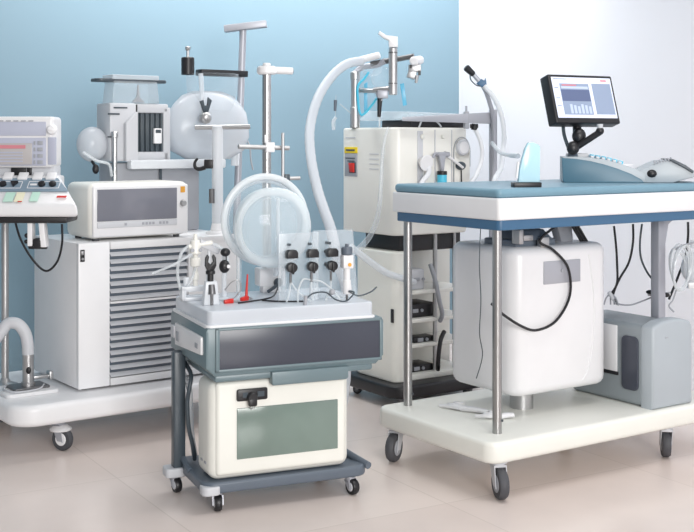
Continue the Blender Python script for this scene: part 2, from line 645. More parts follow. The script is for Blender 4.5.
b = B(); box(b, -1.055, .036, .003, -1.020, .046, .005, 0, 2, SL); box(b, -1.19, .008, .005, -1.175, .013, .006, 0, 2, SL); parts('red_tag', b, M_RED, cp)
b = B(); box(b, -1.30, .056, .003, -1.275, .064, .005, 0, 2, SL); part('black_tag', b, M_BLACK, cp)
b = B()
box(b, -1.168, 4.20, .762, -1.150, 4.245, .85, .003); hexa(b, [(-1.120, 4.20, .758), (-1.098, 4.20, .758), (-1.098, 4.245, .758), (-1.120, 4.245, .758), (-1.128, 4.20, .85), (-1.108, 4.20, .85), (-1.108, 4.245, .85), (-1.128, 4.245, .85)], .003)
br_ = part('bracket', b, M_WHITE, t)
b = B(); box(b, -1.150, 4.20, .752, -1.112, 4.24, .79, .008); cyl(b, (-1.165, 4.215, .762), (-1.10, 4.215, .762), .012); ball(b, (-1.172, 4.21, .80), .009); ball(b, (-1.174, 4.21, .778), .008)
part('joint', b, M_BLACK, br_)
b = B(); tube(b, [P(15, 221, 4.22), P(21, 240, 4.21), P(33, 260, 4.2), P(46, 271, 4.2), P(57, 262, 4.2), P(62, 244, 4.21), P(62, 224, 4.22)], .0042); part('cable', b, M_BLACK, t)

# ------------------------------------------------------------------ suction pipe
t = thing('suction_pipe', 'curved grey suction hose on a steel stub, left end of the white trolley', 'pipe', AM @ Matrix.Translation((-.15, .16, .19)))
b = B(); rslab(b, -.26, .045, -.055, .232, .19, .204, .02, .003); part('base_plate', b, M_WHITE2, t, AM)
b = B(); rslab(b, -.215, .09, -.075, .20, .204, .212, .01, .002); part('clamp_plate', b, M_DSTEEL, t, AM)
q = AM @ Vector((-.144, .142, 0))
b = B()
cyl(b, (q.x, q.y, .205), (q.x, q.y, .335), .0215, be=.003); cyl(b, (q.x, q.y, .205), (q.x, q.y, .226), .026, be=.002)
st = part('steel_stub', b, M_STEEL, t)
b = B(); ball(b, (q.x + .006, q.y - .0185, .272), .010, .006, .014); part('port', b, M_BLACK, st)
b = B(); box(b, -.125, .13, .232, -.06, .154, .246, .004); box(b, -.066, .122, .226, -.05, .16, .258, .004); part('side_clamp', b, M_STEEL, t, AM)
b = B()
tube(b, [(q.x, q.y, .33), (q.x - .002, q.y, .37), (q.x - .012, q.y, .412), (q.x - .038, q.y - .005, .446), (q.x - .075, q.y - .01, .448), (q.x - .10, q.y - .02, .415), (q.x - .135, q.y - .03, .375), (q.x - .20, q.y - .03, .34)], .0225, 14, 5)
part('hose', b, M_LGREY, t)
b = B(); tube(b, [AM @ Vector(p) for p in ((-.09, .12, .213), (-.13, .07, .209), (-.22, .06, .209), (-.24, .14, .209), (-.20, .205, .209))], .003); part('wire', b, M_LGREY, t)

# ------------------------------------------------------------------ grey machine behind
t = thing('bellows_machine', 'grey bellows machine with a dark top plate behind the cream box', 'machine', AM @ Matrix.Translation((.4, .38, .756)))
b = B(); box(b, .28, .33, .756, .70, .45, 1.054, .008); part('column', b, M_GREY, t, AM)
b = B(); box(b, .50, .318, .78, .512, .322, 1.05); part('column_seam', b, M_DARKG, t, AM)
b = B(); box(b, .268, .31, 1.06, .39, .45, 1.305, .01); box(b, .375, .33, 1.06, .55, .45, 1.10, .006); box(b, .375, .33, 1.265, .55, .45, 1.305, .008); box(b, .525, .33, 1.06, .56, .45, 1.29, .006)
hs = part('housing', b, M_LGREY, t, AM)
b = B(); hexa(b, [(.33, .285, 1.06), (.385, .285, 1.06), (.385, .32, 1.06), (.33, .32, 1.06), (.33, .285, 1.22), (.385, .285, 1.27), (.385, .32, 1.27), (.33, .32, 1.22)], .004); part('front_guard', b, M_LGREY, hs, AM)
b = B(); box(b, .26, .305, 1.255, .31, .312, 1.262); box(b, .285, .305, 1.282, .345, .312, 1.288); box(b, .258, .305, 1.16, .285, .312, 1.166); parts('slot', b, M_DARKG, hs, AM)
b = B()
for k in range(11):
    x = .398 + k * .0118
    box(b, x, .338 + .006 * (k % 2), 1.098, x + .0105, .44, 1.268, .003)
part('bellows', b, M_DARKG, t, AM)
b = B(); box(b, .388, .318, 1.08, .398, .33, 1.30, .002); part('hinge', b, M_BLACK, t, AM)
b = B(); box(b, .478, .322, 1.135, .514, .34, 1.20, .003); bx = part('gauge_box', b, M_WHITE, t, AM)
b = B(); box(b, .484, .32, 1.18, .508, .3225, 1.194); part('gauge_window', b, M_DARKG, bx, AM)
b = B(); cyl(b, (.283, .296, .80), (.283, .296, 1.165), .011, be=.002); cyl(b, (.283, .296, 1.16), (.283, .296, 1.185), .015, be=.003); part('steel_tube', b, M_CHROME, t, AM)
b = B(); box(b, .345, .27, 1.028, .80, .318, 1.066, .006); part('rail', b, C_MILK, t, AM)
b = B()
hexa(b, [(.290, .33, 1.305), (.508, .33, 1.305), (.508, .44, 1.305), (.290, .44, 1.305), (.298, .335, 1.40), (.500, .335, 1.40), (.500, .43, 1.40), (.298, .43, 1.40)], .006)
part('clear_hood', b, C_PANE, t, AM)
b = B(); box(b, .29, .33, 1.405, .505, .435, 1.425, .004); part('hood_lid', b, C_FROST, t, AM)
b = B(); rslab(b, .225, .34, .555, .43, 1.395, 1.408, .03, .003); part('top_plate', b, M_DARKG, t, AM)
b = B(); prism(b, [(.40, 1.31), (.46, 1.31), (.435, 1.335), (.432, 1.385), (.428, 1.385), (.424, 1.335)], .375, .385); part('inner_vane', b, M_GREY, t, AM)

t = thing('round_flask', 'small frosted round flask on the left flank of the bellows machine', 'flask', AM @ Matrix.Translation((.20, .37, 1.05)))
b = B(); ball(b, (.216, .37, 1.132), .066, .060, .074); cyl(b, (.23, .37, 1.14), (.272, .37, 1.14), .03); part('bulb', b, C_BAG, t, AM)
b = B(); tube(b, [(.15, .31, 1.10), (.20, .29, 1.065), (.25, .28, 1.05), (.262, .28, 1.0)], .006); part('tube', b, C_TUBE, t, AM)
b = B(); ball(b, (.205, .31, 1.03), .014, .014, .02); cyl(b, (.205, .31, 1.04), (.205, .345, 1.06), .006); part('knob', b, M_BLACK, t, AM)

t = thing('reservoir_vessel', 'big milky reservoir flask with black stopper behind the clamp stand', 'flask', AM @ Matrix.Translation((.72, .38, 1.06)))
b = B()
lathe(b, [(.01, 1.056), (.09, 1.062), (.150, 1.10), (.172, 1.16), (.170, 1.21), (.160, 1.27), (.135, 1.31), (.105, 1.345), (.06, 1.365)], (0, 0, 0), 36, Matrix.Translation((.778, .395, .003)) @ Matrix.Scale(1.22, 4, (1, 0, 0)) @ Matrix.Scale(.5, 4, (0, 1, 0)))
part('bulb', b, C_BAG, t, AM)
b = B(); lathe(b, [(.085, 1.28), (.105, 1.33), (.115, 1.38), (.118, 1.445)], (.795, .385, 0), 32); part('glass_neck', b, C_JAR, t, AM)
b = B(); cyl(b, (.672, .385, 1.437), (.672, .385, 1.515), .029, be=.003); s = part('stopper', b, M_BLACK, t, AM)
b = B(); cyl(b, (.672, .385, 1.51), (.672, .385, 1.556), .0065); cyl(b, (.672, .385, 1.545), (.672, .385, 1.562), .010, .013, be=.002); part('pin', b, M_STEEL, s, AM)
b = B(); box(b, .725, .355, 1.436, .965, .415, 1.464, .004); part('lid_bar', b, M_BLACK, t, AM)
b = B(); cyl(b, (.690, .30, 1.44), (.694, .285, 1.262), .0105); dt = part('dip_tube', b, C_FROST, t, AM)
b = B(); ball(b, (.698, .275, 1.247), .028); part('steel_ball', b, M_STEEL, dt, AM)
b = B(); prism(b, [(.668, 1.318), (.684, 1.324), (.690, 1.30), (.704, 1.30), (.708, 1.336), (.726, 1.322), (.708, 1.272), (.688, 1.268)], .262, .276, .003); part('wing_clip', b, M_DARKG, dt, AM)

# ------------------------------------------------------------------ clamp stand on the cabinet end
q = AM @ Vector((.66, .10, .756))
t = thing('clamp_stand', 'white upright tube with grey crossbar at right end of louvred cabinet', 'stand', frame(q.x, q.y, q.z))
SM = frame(q.x, q.y, 0)
b = B(); lathe(b, [(.05, .756), (.05, .764), (.03, .77), (.024, .80)]); part('base', b, M_WHITE, t, SM)
b = B(); cyl(b, (0, 0, .76), (0, 0, 1.21), .0235, be=.004); part('upright', b, C_MILK, t, SM)
b = B(); cyl(b, (-.095, 0, 1.203), (.138, 0, 1.206), .0105, be=.002); part('crossbar', b, M_STEEL, t, SM)
b = B(); box(b, -.055, -.02, 1.03, -.018, .02, 1.068, .004); hk = part('clamp_block', b, M_BLACK, t, SM)
b = B(); tube(b, [(-.05, -.01, 1.035), (-.075, -.01, 1.028), (-.092, -.01, 1.035), (-.094, -.01, 1.055), (-.082, -.01, 1.073)], (.010, .005), 10); part('hook', b, M_BLACK, hk, SM)
b = B(); cyl(b, (-.022, -.02, .885), (-.022, -.02, .945), .012); part('stub_pin', b, M_DSTEEL, t, SM)

# ------------------------------------------------------------------ T stand on the floor behind
t = thing('t_bar_stand', 'grey leaning pole with a flat T-shaped bar on top, against the blue wall', 'stand', frame(-.547, 5.42))
b = B(); lathe(b, [(.11, 0), (.11, .012), (.03, .03), (.018, .06)], (-.547, 5.42, 0)); part('base', b, M_DARKG, t)
b = B(); cyl(b, (-.547, 5.42, .02), (-.490, 5.42, 1.668), .0165, be=.002); part('pole', b, M_SILVER, t)
b = B(); box(b, -.10, -.03, -.016, .10, .03, .016, .003, 2, Matrix.Translation((-.478, 5.42, 1.685)) @ Matrix.Rotation(R(-7), 4, 'Y')); part('crossbar', b, M_SILVER, t)
b = B(); cyl(b, (-.525, 5.39, 1.03), (-.523, 5.39, 1.18), .019); cyl(b, (-.55, 5.385, 1.06), (-.55, 5.385, 1.17), .005); part('clamp_sleeve', b, C_MILK, t)
b = B(); tube(b, [(-.525, 5.385, 1.15), (-.48, 5.38, 1.16), (-.455, 5.38, 1.12), (-.45, 5.38, 1.06), (-.44, 5.38, 1.01)], .004); part('wire', b, M_GREY, t)

# ------------------------------------------------------------------ middle cart
CM = frame(-.43, 3.5, 0, 23)
t = thing('instrument_cart', 'teal-grey wheeled cart with a smoked panel and white tray top', 'cart', CM)
b = B()
rslab(b, 0, .02, .555, .36, .06, .095, .045, .008)
part('platform', b, M_SLATE, t, CM)
b = B()
rslab(b, -.004, .012, .055, .07, .058, .085, .02, .004); part('corner_bumper', b, M_LGREY, t, CM)
b = B()
tube(b, [(.47, .36, .13), (.50, .25, .125), (.53, .13, .105), (.556, .03, .09)], .012, 10); tube(b, [(.01, .36, .13), (.004, .28, .11), (.005, .2, .09)], .010, 8)
parts('side_rail', b, M_SLATE, t, CM)
for x, y, a in ((.055, .06, -100), (.50, .05, -75), (.50, .32, 30)):
    caster(t, CM, x, y, .06, .026, .022, a, M_SILVER, M_BLACK, M_LGREY)
# rear left leg with its foot and caster
b = B(); box(b, -.028, .275, .07, .012, .315, .46, .006); part('leg', b, M_DARKG, t, CM)
b = B(); box(b, .40, .325, .09, .44, .36, .46, .006); part('leg', b, M_DARKG, t, CM)
b = B(); rslab(b, -.055, .265, .03, .33, .052, .082, .015, .005); part('foot', b, M_LGREY, t, CM)
caster(t, CM, -.018, .295, .056, .024, .02, -80, M_SILVER, M_BLACK, M_LGREY)
# housing
b = B()
t_prof = [(0.0, .452), (.03, .425), (.57, .425), (.598, .452), (.598, .565), (.592, .575), (.006, .575), (0, .565)]
prism(b, t_prof, 0, .43, .008)
hs = part('housing', b, M_TEAL, t, CM)
b = B()
box(b, .03, -.007, .438, .588, .002, .448, .003); box(b, .03, -.007, .566, .588, .002, .573, .003); box(b, .03, -.007, .438, .043, .002, .573, .003); box(b, .58, -.007, .438, .588, .002, .573, .003)
part('panel_bezel', b, M_TEAL, hs, CM)
b = B(); box(b, .042, -.004, .447, .581, .002, .567, .001); part('smoked_panel', b, M_PANEL, hs, CM)
b = B()
box(b, .03, .004, .406, .56, .40, .43, .008); prism(b, [(.21, .392), (.215, .386), (.46, .386), (.468, .392), (.468, .428), (.21, .428)], -.012, .018, .004)
part('lower_lip', b, M_TEAL, t, CM)
b = B()
hexa(b, [(-.008, .03, .490), (.004, .03, .490), (.004, .343, .472), (-.008, .343, .472), (-.008, .03, .545), (.004, .03, .545), (.004, .343, .545), (-.008, .343, .545)], .003)
pl = part('side_plate', b, M_WHITE2, t, CM)
b = B(); box(b, -.010, .06, .505, -.007, .09, .52); box(b, -.010, .29, .49, -.007, .32, .52); parts('plate_mark', b, M_GREY, pl, CM)
b = B(); box(b, -.014, .335, .495, .0, .375, .535, .003); part('side_hook', b, M_LGREY, t, CM)
b = B(); rslab(b, .012, .015, .568, .42, .575, .625, .018, .006); part('tray', b, C_TRAY, t, CM)
b = B(); rslab(b, .004, .006, .574, .428, .570, .582, .018, .004); part('tray_lip', b, M_WHITE2, t, CM)

t = thing('cream_cabinet', 'cream box with a green-grey window on the lower shelf of the cart', 'cabinet', CM @ Matrix.Translation((.24, .2, .095)))
b = B(); box(b, .022, .03, .097, .490, .185, .405, .032, 5); part('body', b, M_IVORY, t, CM)
b = B(); box(b, .040, .023, .112, .474, .05, .402, .026, 4); dr = part('door', b, M_IVORY, t, CM)
b = B(); box(b, .106, .0195, .160, .444, .0245, .318, .002); part('window', b, M_GLASSD, dr, CM)
b = B(); box(b, .104, .012, .340, .205, .024, .378, .006); hd = part('handle', b, M_BLACK, dr, CM)
b = B(); box(b, .122, .0105, .352, .138, .0125, .368); box(b, .17, .0105, .352, .192, .0125, .368); parts('rivet_plate', b, M_DARKG, hd, CM)
b = B(); cyl(b, (.15, -.006, .352), (.15, .014, .352), .016, be=.003); box(b, .136, -.008, .326, .164, .008, .350, .005); part('latch_knob', b, M_BLACK, hd, CM)
b = B(); tube(b, [(.142, .0, .33), (.146, .004, .318), (.156, .004, .318), (.16, .0, .33)], .0012, 6); part('ring_pull', b, M_STEEL, hd, CM)
b = B()
for x in (.07, .11):
    box(b, .020, x, .142, .023, x + .02, .149)
part('side_print', b, M_GREY, t, CM)

single('black_hose', tube(B(), [CM @ Vector(p) for p in ((.018, .33, .42), (.022, .25, .39), (.012, .23, .35), (.006, .235, .30), (.012, .24, .22), (.03, .25, .15), (.04, .27, .105))], .007, 10), M_DARKG, 'dark hose hanging behind the left flank of the cream box on the cart', 'hose')
single('clear_hose', tube(B(), [CM @ Vector(p) for p in ((.016, .36, .42), (.018, .34, .38), (.03, .30, .33), (.032, .29, .26), (.036, .295, .19), (.045, .285, .107))], .010, 8), C_FROST, 'frosted hose between the cart leg and the cream box', 'hose')

# ------------------------------------------------------------------ things on the cart tray
TZ = .625
t = thing('chrome_post', 'tall chrome post with a white collar arm rising behind the clear dome', 'post', CM @ Matrix.Translation((.325, .375, TZ)))
q = CM @ Vector((.325, .375, 0))
PMx = frame(q.x, q.y, 0, 23)
b = B(); box(b, -.035, -.028, TZ + .022, .06, .03, TZ + .085, .006); box(b, -.02, -.02, TZ, .045, .02, TZ + .03, .003); bl = part('clamp_block', b, M_WHITE2, t, PMx)
b = B(); ball(b, (.03, -.034, TZ + .035), .016); cyl(b, (.03, -.04, TZ + .03), (-.02, -.075, TZ + .012), .006); part('clamp_screw', b, M_DARKG, bl, PMx)
b = B(); cyl(b, (0, 0, TZ + .02), (0, 0, 1.40), .0155, seg=24); part('shaft', b, M_CHROME, t, PMx)
b = B(); cyl(b, (0, 0, 1.376), (0, 0, 1.405), .034, be=.006); cyl(b, (0, 0, 1.405), (0, 0, 1.416), .014, be=.003); cl = part('collar', b, M_WHITE2, t, PMx)
b = B(); cyl(b, (.02, 0, 1.392), (.092, -.01, 1.390), .0125, .0125, be=.002); a_ = part('arm', b, M_WHITE2, cl, PMx)
b = B(); cyl(b, (.088, -.0095, 1.390), (.0935, -.0103, 1.390), .009); part('arm_socket', b, M_DARKG, a_, PMx)
b = B(); cyl(b, (-.11, -.022, 1.128), (.075, -.022, 1.122), .008, be=.002); cyl(b, (-.08, -.022, 1.012), (.115, -.022, 1.018), .0065, be=.002); parts('cross_rod', b, M_STEEL, t, PMx)
b = B(); cyl(b, (.047, -.034, .995), (.047, -.034, 1.175), .0055, be=.001); part('thin_rod', b, M_STEEL, t, PMx)
b = B(); box(b, .056, -.034, 1.0, .074, -.012, 1.032, .002); part('clamp', b, M_DARKG, t, PMx)
b = B(); box(b, -.012, -.030, 1.108, .020, -.014, 1.142, .003); box(b, -.014, -.02, 1.14, -.004, -.014, 1.168, .002); part('boss', b, M_WHITE2, t, PMx)

t = thing('clear_dome', 'upright clear round dome with thick milky rim on the cart tray', 'dome', CM @ Matrix.Translation((.30, .24, .70)))
b = B()
DM = CM @ Matrix.Translation((.297, .235, .858))
def superell(bm, rx, ry, rz, n=2.3, seg=40, M=None):
    tm = bmesh.new()
    bmesh.ops.create_uvsphere(tm, u_segments=seg, v_segments=seg // 2, radius=1)
    for v in tm.verts:
        c = v.co
        k = (abs(c.x) ** n + abs(c.z) ** n + abs(c.y) ** 2) ** (-1.0 / n)
        sx = 1.0 if c.z > 0 else 1.0 - .16 * c.z * c.z
        v.co = Vector((c.x * k * rx * sx, c.y * k * ry, c.z * k * rz))
    return join(bm, tm, M)
superell(b, .134, .072, .134)
part('shell', b, C_DOME, t, DM)
b = B(); ring(b, (0, -.01, 0), .122, .0125, None, 48, 10, (1, .6, 1)); part('rim', b, C_RIM, t, DM)
b = B(); cyl(b, (.03, .05, -.165), (.03, .03, -.11), .010); cyl(b, (.02, .0, -.13), (.02, .0, .10), .006); part('stem', b, C_FROST, t, DM)

t = thing('milky_ring_hood', 'wide milky ring hood leaning behind the clear dome', 'hood', CM @ Matrix.Translation((.28, .335, .76)))
RMx = CM @ Matrix.Translation((.300, .318, .880))
b = B(); ring(b, (0, 0, 0), .146, .0115, None, 56, 10); part('rim', b, C_RIM, t, RMx)
b = B(); ring(b, (0, .012, 0), .130, .006, None, 56, 8); part('inner_rim', b, C_FROST, t, RMx)
b = B(); cyl(b, (0, .006, 0), (0, .010, 0), .136, seg=48); part('disc', b, C_CLEAR, t, RMx)
b = B(); box(b, -.10, -.008, -.253, -.085, .012, -.09, .003); box(b, .06, -.008, -.253, .075, .012, -.12, .003); parts('prop', b, C_CLEAR, t, RMx)

t = thing('acrylic_valve_stand', 'clear upright acrylic panel with six black knobs on the cart tray', 'valve panel', CM @ Matrix.Translation((.42, .12, TZ)))
b = B(); box(b, .275, .112, TZ, .415, .120, .848, .002); part('plate', b, C_PANE, t, CM)
b = B(); hexa(b, [(.39, .13, TZ), (.562, .13, TZ), (.562, .14, TZ), (.39, .14, TZ), (.402, .13, .852), (.545, .13, .852), (.545, .14, .852), (.402, .14, .852)], .002); part('plate', b, C_PANE, t, CM)
for x in (.308, .380, .448):
    y1 = .112 if x < .42 else .13
    for z in (.782, .740):
        b = B()
        cyl(b, (x, y1, z), (x, .085, z), .008)
        if z > .76:
            prism(b, [(-.018, -.012), (.018, -.012), (.0185, .006), (.012, .015), (-.012, .015), (-.0185, .006)], .066, .094, .003, Matrix.Translation((x, 0, z)))
        else:
            prism(b, [(.0175 * math.cos(R(a)), .0165 * math.sin(R(a))) for a in range(0, 360, 24)], .068, .094, .003, Matrix.Translation((x, 0, z))); box(b, x - .0035, .062, z - .020, x + .0035, .07, z + .012, .002)
        part('knob', b, M_BLACK, t, CM)
    b = B(); cyl(b, (x, y1, .812), (x, .098, .812), .0045); part('screw', b, M_DARKG, t, CM)
    b = B(); cyl(b, (x, .09, .722), (x, .09, .69), .004); part('nipple', b, M_DSTEEL, t, CM)
for pts in (((.308, .09, .695), (.325, .085, .668), (.355, .08, .64), (.375, .07, .629)), ((.308, .09, .695), (.302, .085, .66), (.29, .08, .629)),
            ((.380, .09, .695), (.347, .08, .70), (.327, .07, .665), (.322, .06, .629)), ((.380, .09, .695), (.412, .08, .69), (.447, .065, .66), (.467, .05, .629)),
            ((.448, .09, .695), (.442, .08, .66), (.422, .07, .629)), ((.380, .09, .695), (.378, .085, .66), (.382, .08, .629))):
    b = B(); tube(b, [p for p in pts], .0032, 6); part('tubing', b, C_TUBE, t, CM)

t = thing('white_dispenser', 'white upright dispenser with dark cap at right end of the cart tray', 'dispenser', CM @ Matrix.Translation((.492, .06, TZ)))
DMx = CM @ Matrix.Translation((.492, .06, 0))
b = B(); cyl(b, (0, 0, .648), (0, 0, .695), .0135, be=.002); cyl(b, (0, 0, .692), (0, 0, .735), .011); part('barrel', b, M_WHITE2, t, DMx)
b = B(); box(b, -.018, -.016, .732, .018, .016, .776, .004); co = part('collar', b, M_WHITE2, t, DMx)
b = B(); cyl(b, (.003, -.0165, .745), (.003, -.019, .745), .006); part('orange_dot', b, M_ORANGE, co, DMx)
b = B(); cyl(b, (0, 0, .776), (0, 0, .802), .0185, be=.003); cyl(b, (0, 0, .80), (0, 0, .812), .006); part('cap', b, M_SLATE, t, DMx)
b = B(); cyl(b, (0, 0, .625), (0, 0, .65), .004); part('tip', b, M_DSTEEL, t, DMx)

t = thing('valve_manifold', 'cream and clear glass valve manifold at left end of the cart tray', 'manifold', CM @ Matrix.Translation((.05, .28, TZ)))
MM = CM @ Matrix.Translation((.045, .28, 0))
b = B(); box(b, -.05, -.02, TZ, .06, .03, TZ + .012, .003); box(b, -.05, -.02, .655, .055, .01, .672, .003); box(b, -.05, -.02, TZ, -.035, .01, .67, .003); box(b, .04, -.02, TZ, .055, .01, .67, .003); part('base_block', b, C_MILK, t, MM)
b = B(); cyl(b, (0, 0, .67), (0, 0, .83), .008); cyl(b, (0, 0, .735), (0, 0, .765), .017, be=.003); cyl(b, (0, 0, .69), (0, 0, .715), .012, be=.002); part('column', b, M_CREAM, t, MM)
b = B(); cyl(b, (0, 0, .775), (0, 0, .822), .020, .016, be=.004); cyl(b, (-.022, 0, .80), (.055, -.01, .812), .008); cyl(b, (0, 0, .822), (0, 0, .842), .006); part('valve_head', b, M_CREAM, t, MM)
b = B(); cyl(b, (-.015, -.019, .79), (-.015, -.023, .79), .006); cyl(b, (.012, -.018, .79), (.012, -.022, .79), .006); parts('valve_screw', b, M_GREY, t, MM)
b = B(); tube(b, [(.05, -.01, .81), (.085, -.02, .79), (.10, -.03, .75), (.09, -.03, .70)], .006, 8); tube(b, [(-.01, -.01, .78), (-.08, -.02, .745), (-.15, -.02, .72)], .004, 8); tube(b, [(-.02, 0, .805), (-.05, -.01, .78), (-.06, 0, .72), (-.05, 0, .66)], .005, 8); tube(b, [(0, -.008, .74), (-.02, -.02, .69), (-.045, -.01, .66)], .004, 8); part('glass_tubing', b, C_TUBE, t, MM)
b = B(); cyl(b, (.045, -.005, .672), (.045, -.005, .735), .011, be=.002); cyl(b, (.045, -.005, .735), (.045, -.005, .80), .005); cyl(b, (-.03, .0, .672), (-.03, .0, .70), .010, be=.002); part('side_column', b, C_MILK, t, MM)
b = B(); hexa(b, [(.015, -.012, .80), (.075, -.012, .772), (.075, .0, .772), (.015, .0, .80), (.015, -.012, .825), (.085, -.012, .792), (.085, .0, .792), (.015, .0, .825)], .003); part('slanted_arm', b, M_LGREY, t, MM)

t = thing('fork_clamp', 'black two-pronged fork clamp on a clear block at front left of the tray', 'clamp', CM @ Matrix.Translation((.075, .12, TZ)))
FM = CM @ Matrix.Translation((.060, .155, 0))
b = B(); hexa(b, [(-.026, -.015, TZ), (.026, -.015, TZ), (.026, .015, TZ), (-.026, .015, TZ), (-.018, -.012, .70), (.02, -.012, .70), (.02, .012, .70), (-.018, .012, .70)], .003); part('block', b, C_MILK, t, FM)
b = B(); cyl(b, (0, -.016, .61 + .016), (0, -.016, .665), .005); cyl(b, (0, -.018, .66), (0, -.012, .69), .012, .010); part('screw', b, M_DSTEEL, t, FM)
b = B(); cyl(b, (0, 0, .70), (0, 0, .725), .010, be=.001); cyl(b, (0, 0, .722), (0, 0, .734), .015, be=.002)
prism(b, [(-.010, .733), (.010, .733), (.018, .75), (.0165, .775), (.010, .785), (.006, .778), (.009, .762), (0, .752), (-.009, .762), (-.006, .778), (-.010, .785), (-.0165, .775), (-.018, .75)], -.008, .008, .002)
part('fork', b, M_BLACK, t, FM)

t = thing('knob_valve', 'clear upright tube with two black knobs left of the clear dome', 'valve', CM @ Matrix.Translation((.13, .22, TZ)))
NM = CM @ Matrix.Translation((.128, .23, 0))
b = B(); lathe(b, [(.022, TZ), (.022, TZ + .006), (.008, TZ + .012), (.0065, .79)]); part('tube', b, C_FROST, t, NM)
b = B(); ball(b, (.003, -.004, .783), .0165, .014, .014); kn = part('knob', b, M_BLACK, t, NM)
b = B(); cyl(b, (.003, 0, .75), (.003, 0, .78), .006); ball(b, (0, -.004, .737), .018, .015, .022); kn = part('knob', b, M_BLACK, t, NM)
b = B(); cyl(b, (.009, -.018, .738), (.009, -.022, .738), .006); part('knob_cap', b, M_WHITE2, kn, NM)
b = B(); tube(b, [(0, -.01, .66), (.02, -.015, .685), (.045, -.015, .69), (.05, -.02, .66), (.02, -.03, .632)], .0018, 6); part('loop_wire', b, M_STEEL, t, NM)

for nm, x, y, lab, up in (('red_clip', .125, .16, 'red crocodile clip lying near the fork clamp on the cart tray', 0), ('red_clip', .19, .20, 'red crocodile clip standing left of the clear dome on the tray', 1)):
    t = thing(nm, lab, 'clip', CM @ Matrix.Translation((x, y, TZ)), 'red crocodile clips on the cart tray')
    LM = CM @ frame(x, y, 0, 30 if up else 10)
    b = B(); hexa(b, [(-.02, -.006, TZ), (.012, -.008, TZ), (.012, .008, TZ), (-.02, .006, TZ), (-.02, -.006, TZ + .012), (.012, -.008, TZ + .016), (.012, .008, TZ + .016), (-.02, .006, TZ + .012)], .003)
    if up:
        cyl(b, (.006, 0, TZ + .012), (.012, 0, TZ + .085), .005, .0025)
    part('sleeve', b, M_RED, t, LM)
    b = B(); hexa(b, [(.012, -.004, TZ + .001), (.036, -.002, TZ + .001), (.036, .002, TZ + .001), (.012, .004, TZ + .001), (.012, -.004, TZ + .012), (.036, -.002, TZ + .005), (.036, .002, TZ + .005), (.012, .004, TZ + .012)], .001); part('jaw', b, M_STEEL, t, LM)

single('black_lead', tube(B(), [CM @ Vector(p) for p in ((.145, .13, TZ + .004), (.19, .15, TZ + .004), (.25, .16, TZ + .008), (.29, .20, TZ + .012), (.33, .27, TZ + .03))], .0028, 8), M_BLACK, 'black lead curving from the red clips to the white clamp block', 'cable')
single('black_lead', tube(B(), [CM @ Vector(p) for p in ((.235, .16, TZ + .004), (.26, .13, TZ + .004), (.30, .10, TZ + .004), (.35, .085, TZ + .004))], .0028, 8), M_BLACK, 'short black lead lying on the tray in front of the dome', 'cable')
t = thing('sensor_lead', 'dark looped lead with grey plug in front of the acrylic panel', 'cable', CM @ Matrix.Translation((.42, .03, TZ)))
b = B(); tube(b, [CM @ Vector(p) for p in ((.34, .03, TZ + .02), (.365, .035, TZ + .035), (.41, .04, TZ + .035), (.44, .03, TZ + .012), (.475, .025, TZ + .006), (.505, .03, TZ + .03), (.49, .04, TZ + .035), (.52, .03, TZ + .02), (.56, .025, TZ + .03), (.585, .03, TZ + .045))], .0025, 8); part('wire', b, M_DARKG, t)
b = B(); cyl(b, CM @ Vector((.335, .03, TZ)), CM @ Vector((.337, .03, TZ + .03)), .006, be=.001); ball(b, CM @ Vector((.43, .035, TZ + .036)), .010); parts('plug', b, M_GREY, t)

# ------------------------------------------------------------------ tall cream machine at the back
VM = frame(.207, 4.95, 0, 34)
t = thing('breathing_machine', 'tall cream two-box machine with red switch standing by the room corner', 'machine', VM)
b = B(); rslab(b, -.05, -.075, .53, .36, .045, .10, .08, .012); part('base', b, M_BLACK, t, VM)
for x, y, a in ((.02, -.02, -60), (.40, -.02, 120), (.02, .30, 120), (.40, .30, 0)):
    caster(t, VM, x, y, .047, .021, .018, a, M_DSTEEL, M_BLACK, M_DARKG)
b = B()
rslab(b, 0, 0, .42, .43, .735, 1.205, .045, .010, 8)
up = part('upper_housing', b, M_CREAM, t, VM)
b = B(); box(b, .05, .04, .66, .40, .30, .74, .01); part('neck', b, M_BLACK, t, VM)
b = B()
rslab(b, 0, 0, .095, .31, .10, .665, .035, .008); box(b, .08, .24, .10, .50, .31, .665, .006); box(b, .05, .01, .10, .44, .30, .125, .004)
lw_ = part('lower_housing', b, M_IVORY, t, VM)
for z in (.235, .345, .47):
    b = B(); box(b, .09, .03, z, .44, .25, z + .018, .004); part('shelf', b, M_CREAM, lw_, VM)
b = B(); box(b, -.003, .01, .36, .002, .03, .42, .003); part('side_grip', b, M_BLACK, lw_, VM)
b = B(); cyl(b, (.25, .04, .105), (.25, .04, .735), .010); cyl(b, (.36, .04, .105), (.36, .04, .735), .008); parts('rod', b, M_STEEL, t, VM)
b = B(); box(b, -.004, .285, .985, .003, .385, 1.09, .003); sw = part('switch_plate', b, M_GREY, up, VM)
b = B(); box(b, -.005, .285, 1.09, .003, .385, 1.118, .002); part('warning_label', b, M_YELLOW, up, VM)
b = B(); box(b, -.0065, .30, 1.10, -.004, .37, 1.108); box(b, -.0055, .30, 1.065, -.003, .375, 1.07); box(b, -.0055, .30, 1.052, -.003, .36, 1.057); part('label_print', b, M_DARKG, up, VM)
b = B(); box(b, -.008, .292, 1.0, -.003, .345, 1.05, .003); part('switch_surround', b, M_DARKG, sw, VM)
b = B(); hexa(b, [(-.016, .298, 1.004), (-.007, .298, 1.004), (-.007, .335, 1.004), (-.010, .335, 1.004), (-.012, .298, 1.046), (-.007, .298, 1.046), (-.007, .335, 1.046), (-.018, .335, 1.046)], .002); part('rocker_switch', b, M_RED, sw, VM)
b = B()
for k in range(4):
    box(b, -.002, .12, 1.02 + k * .022, .001, .19, 1.024 + k * .022)
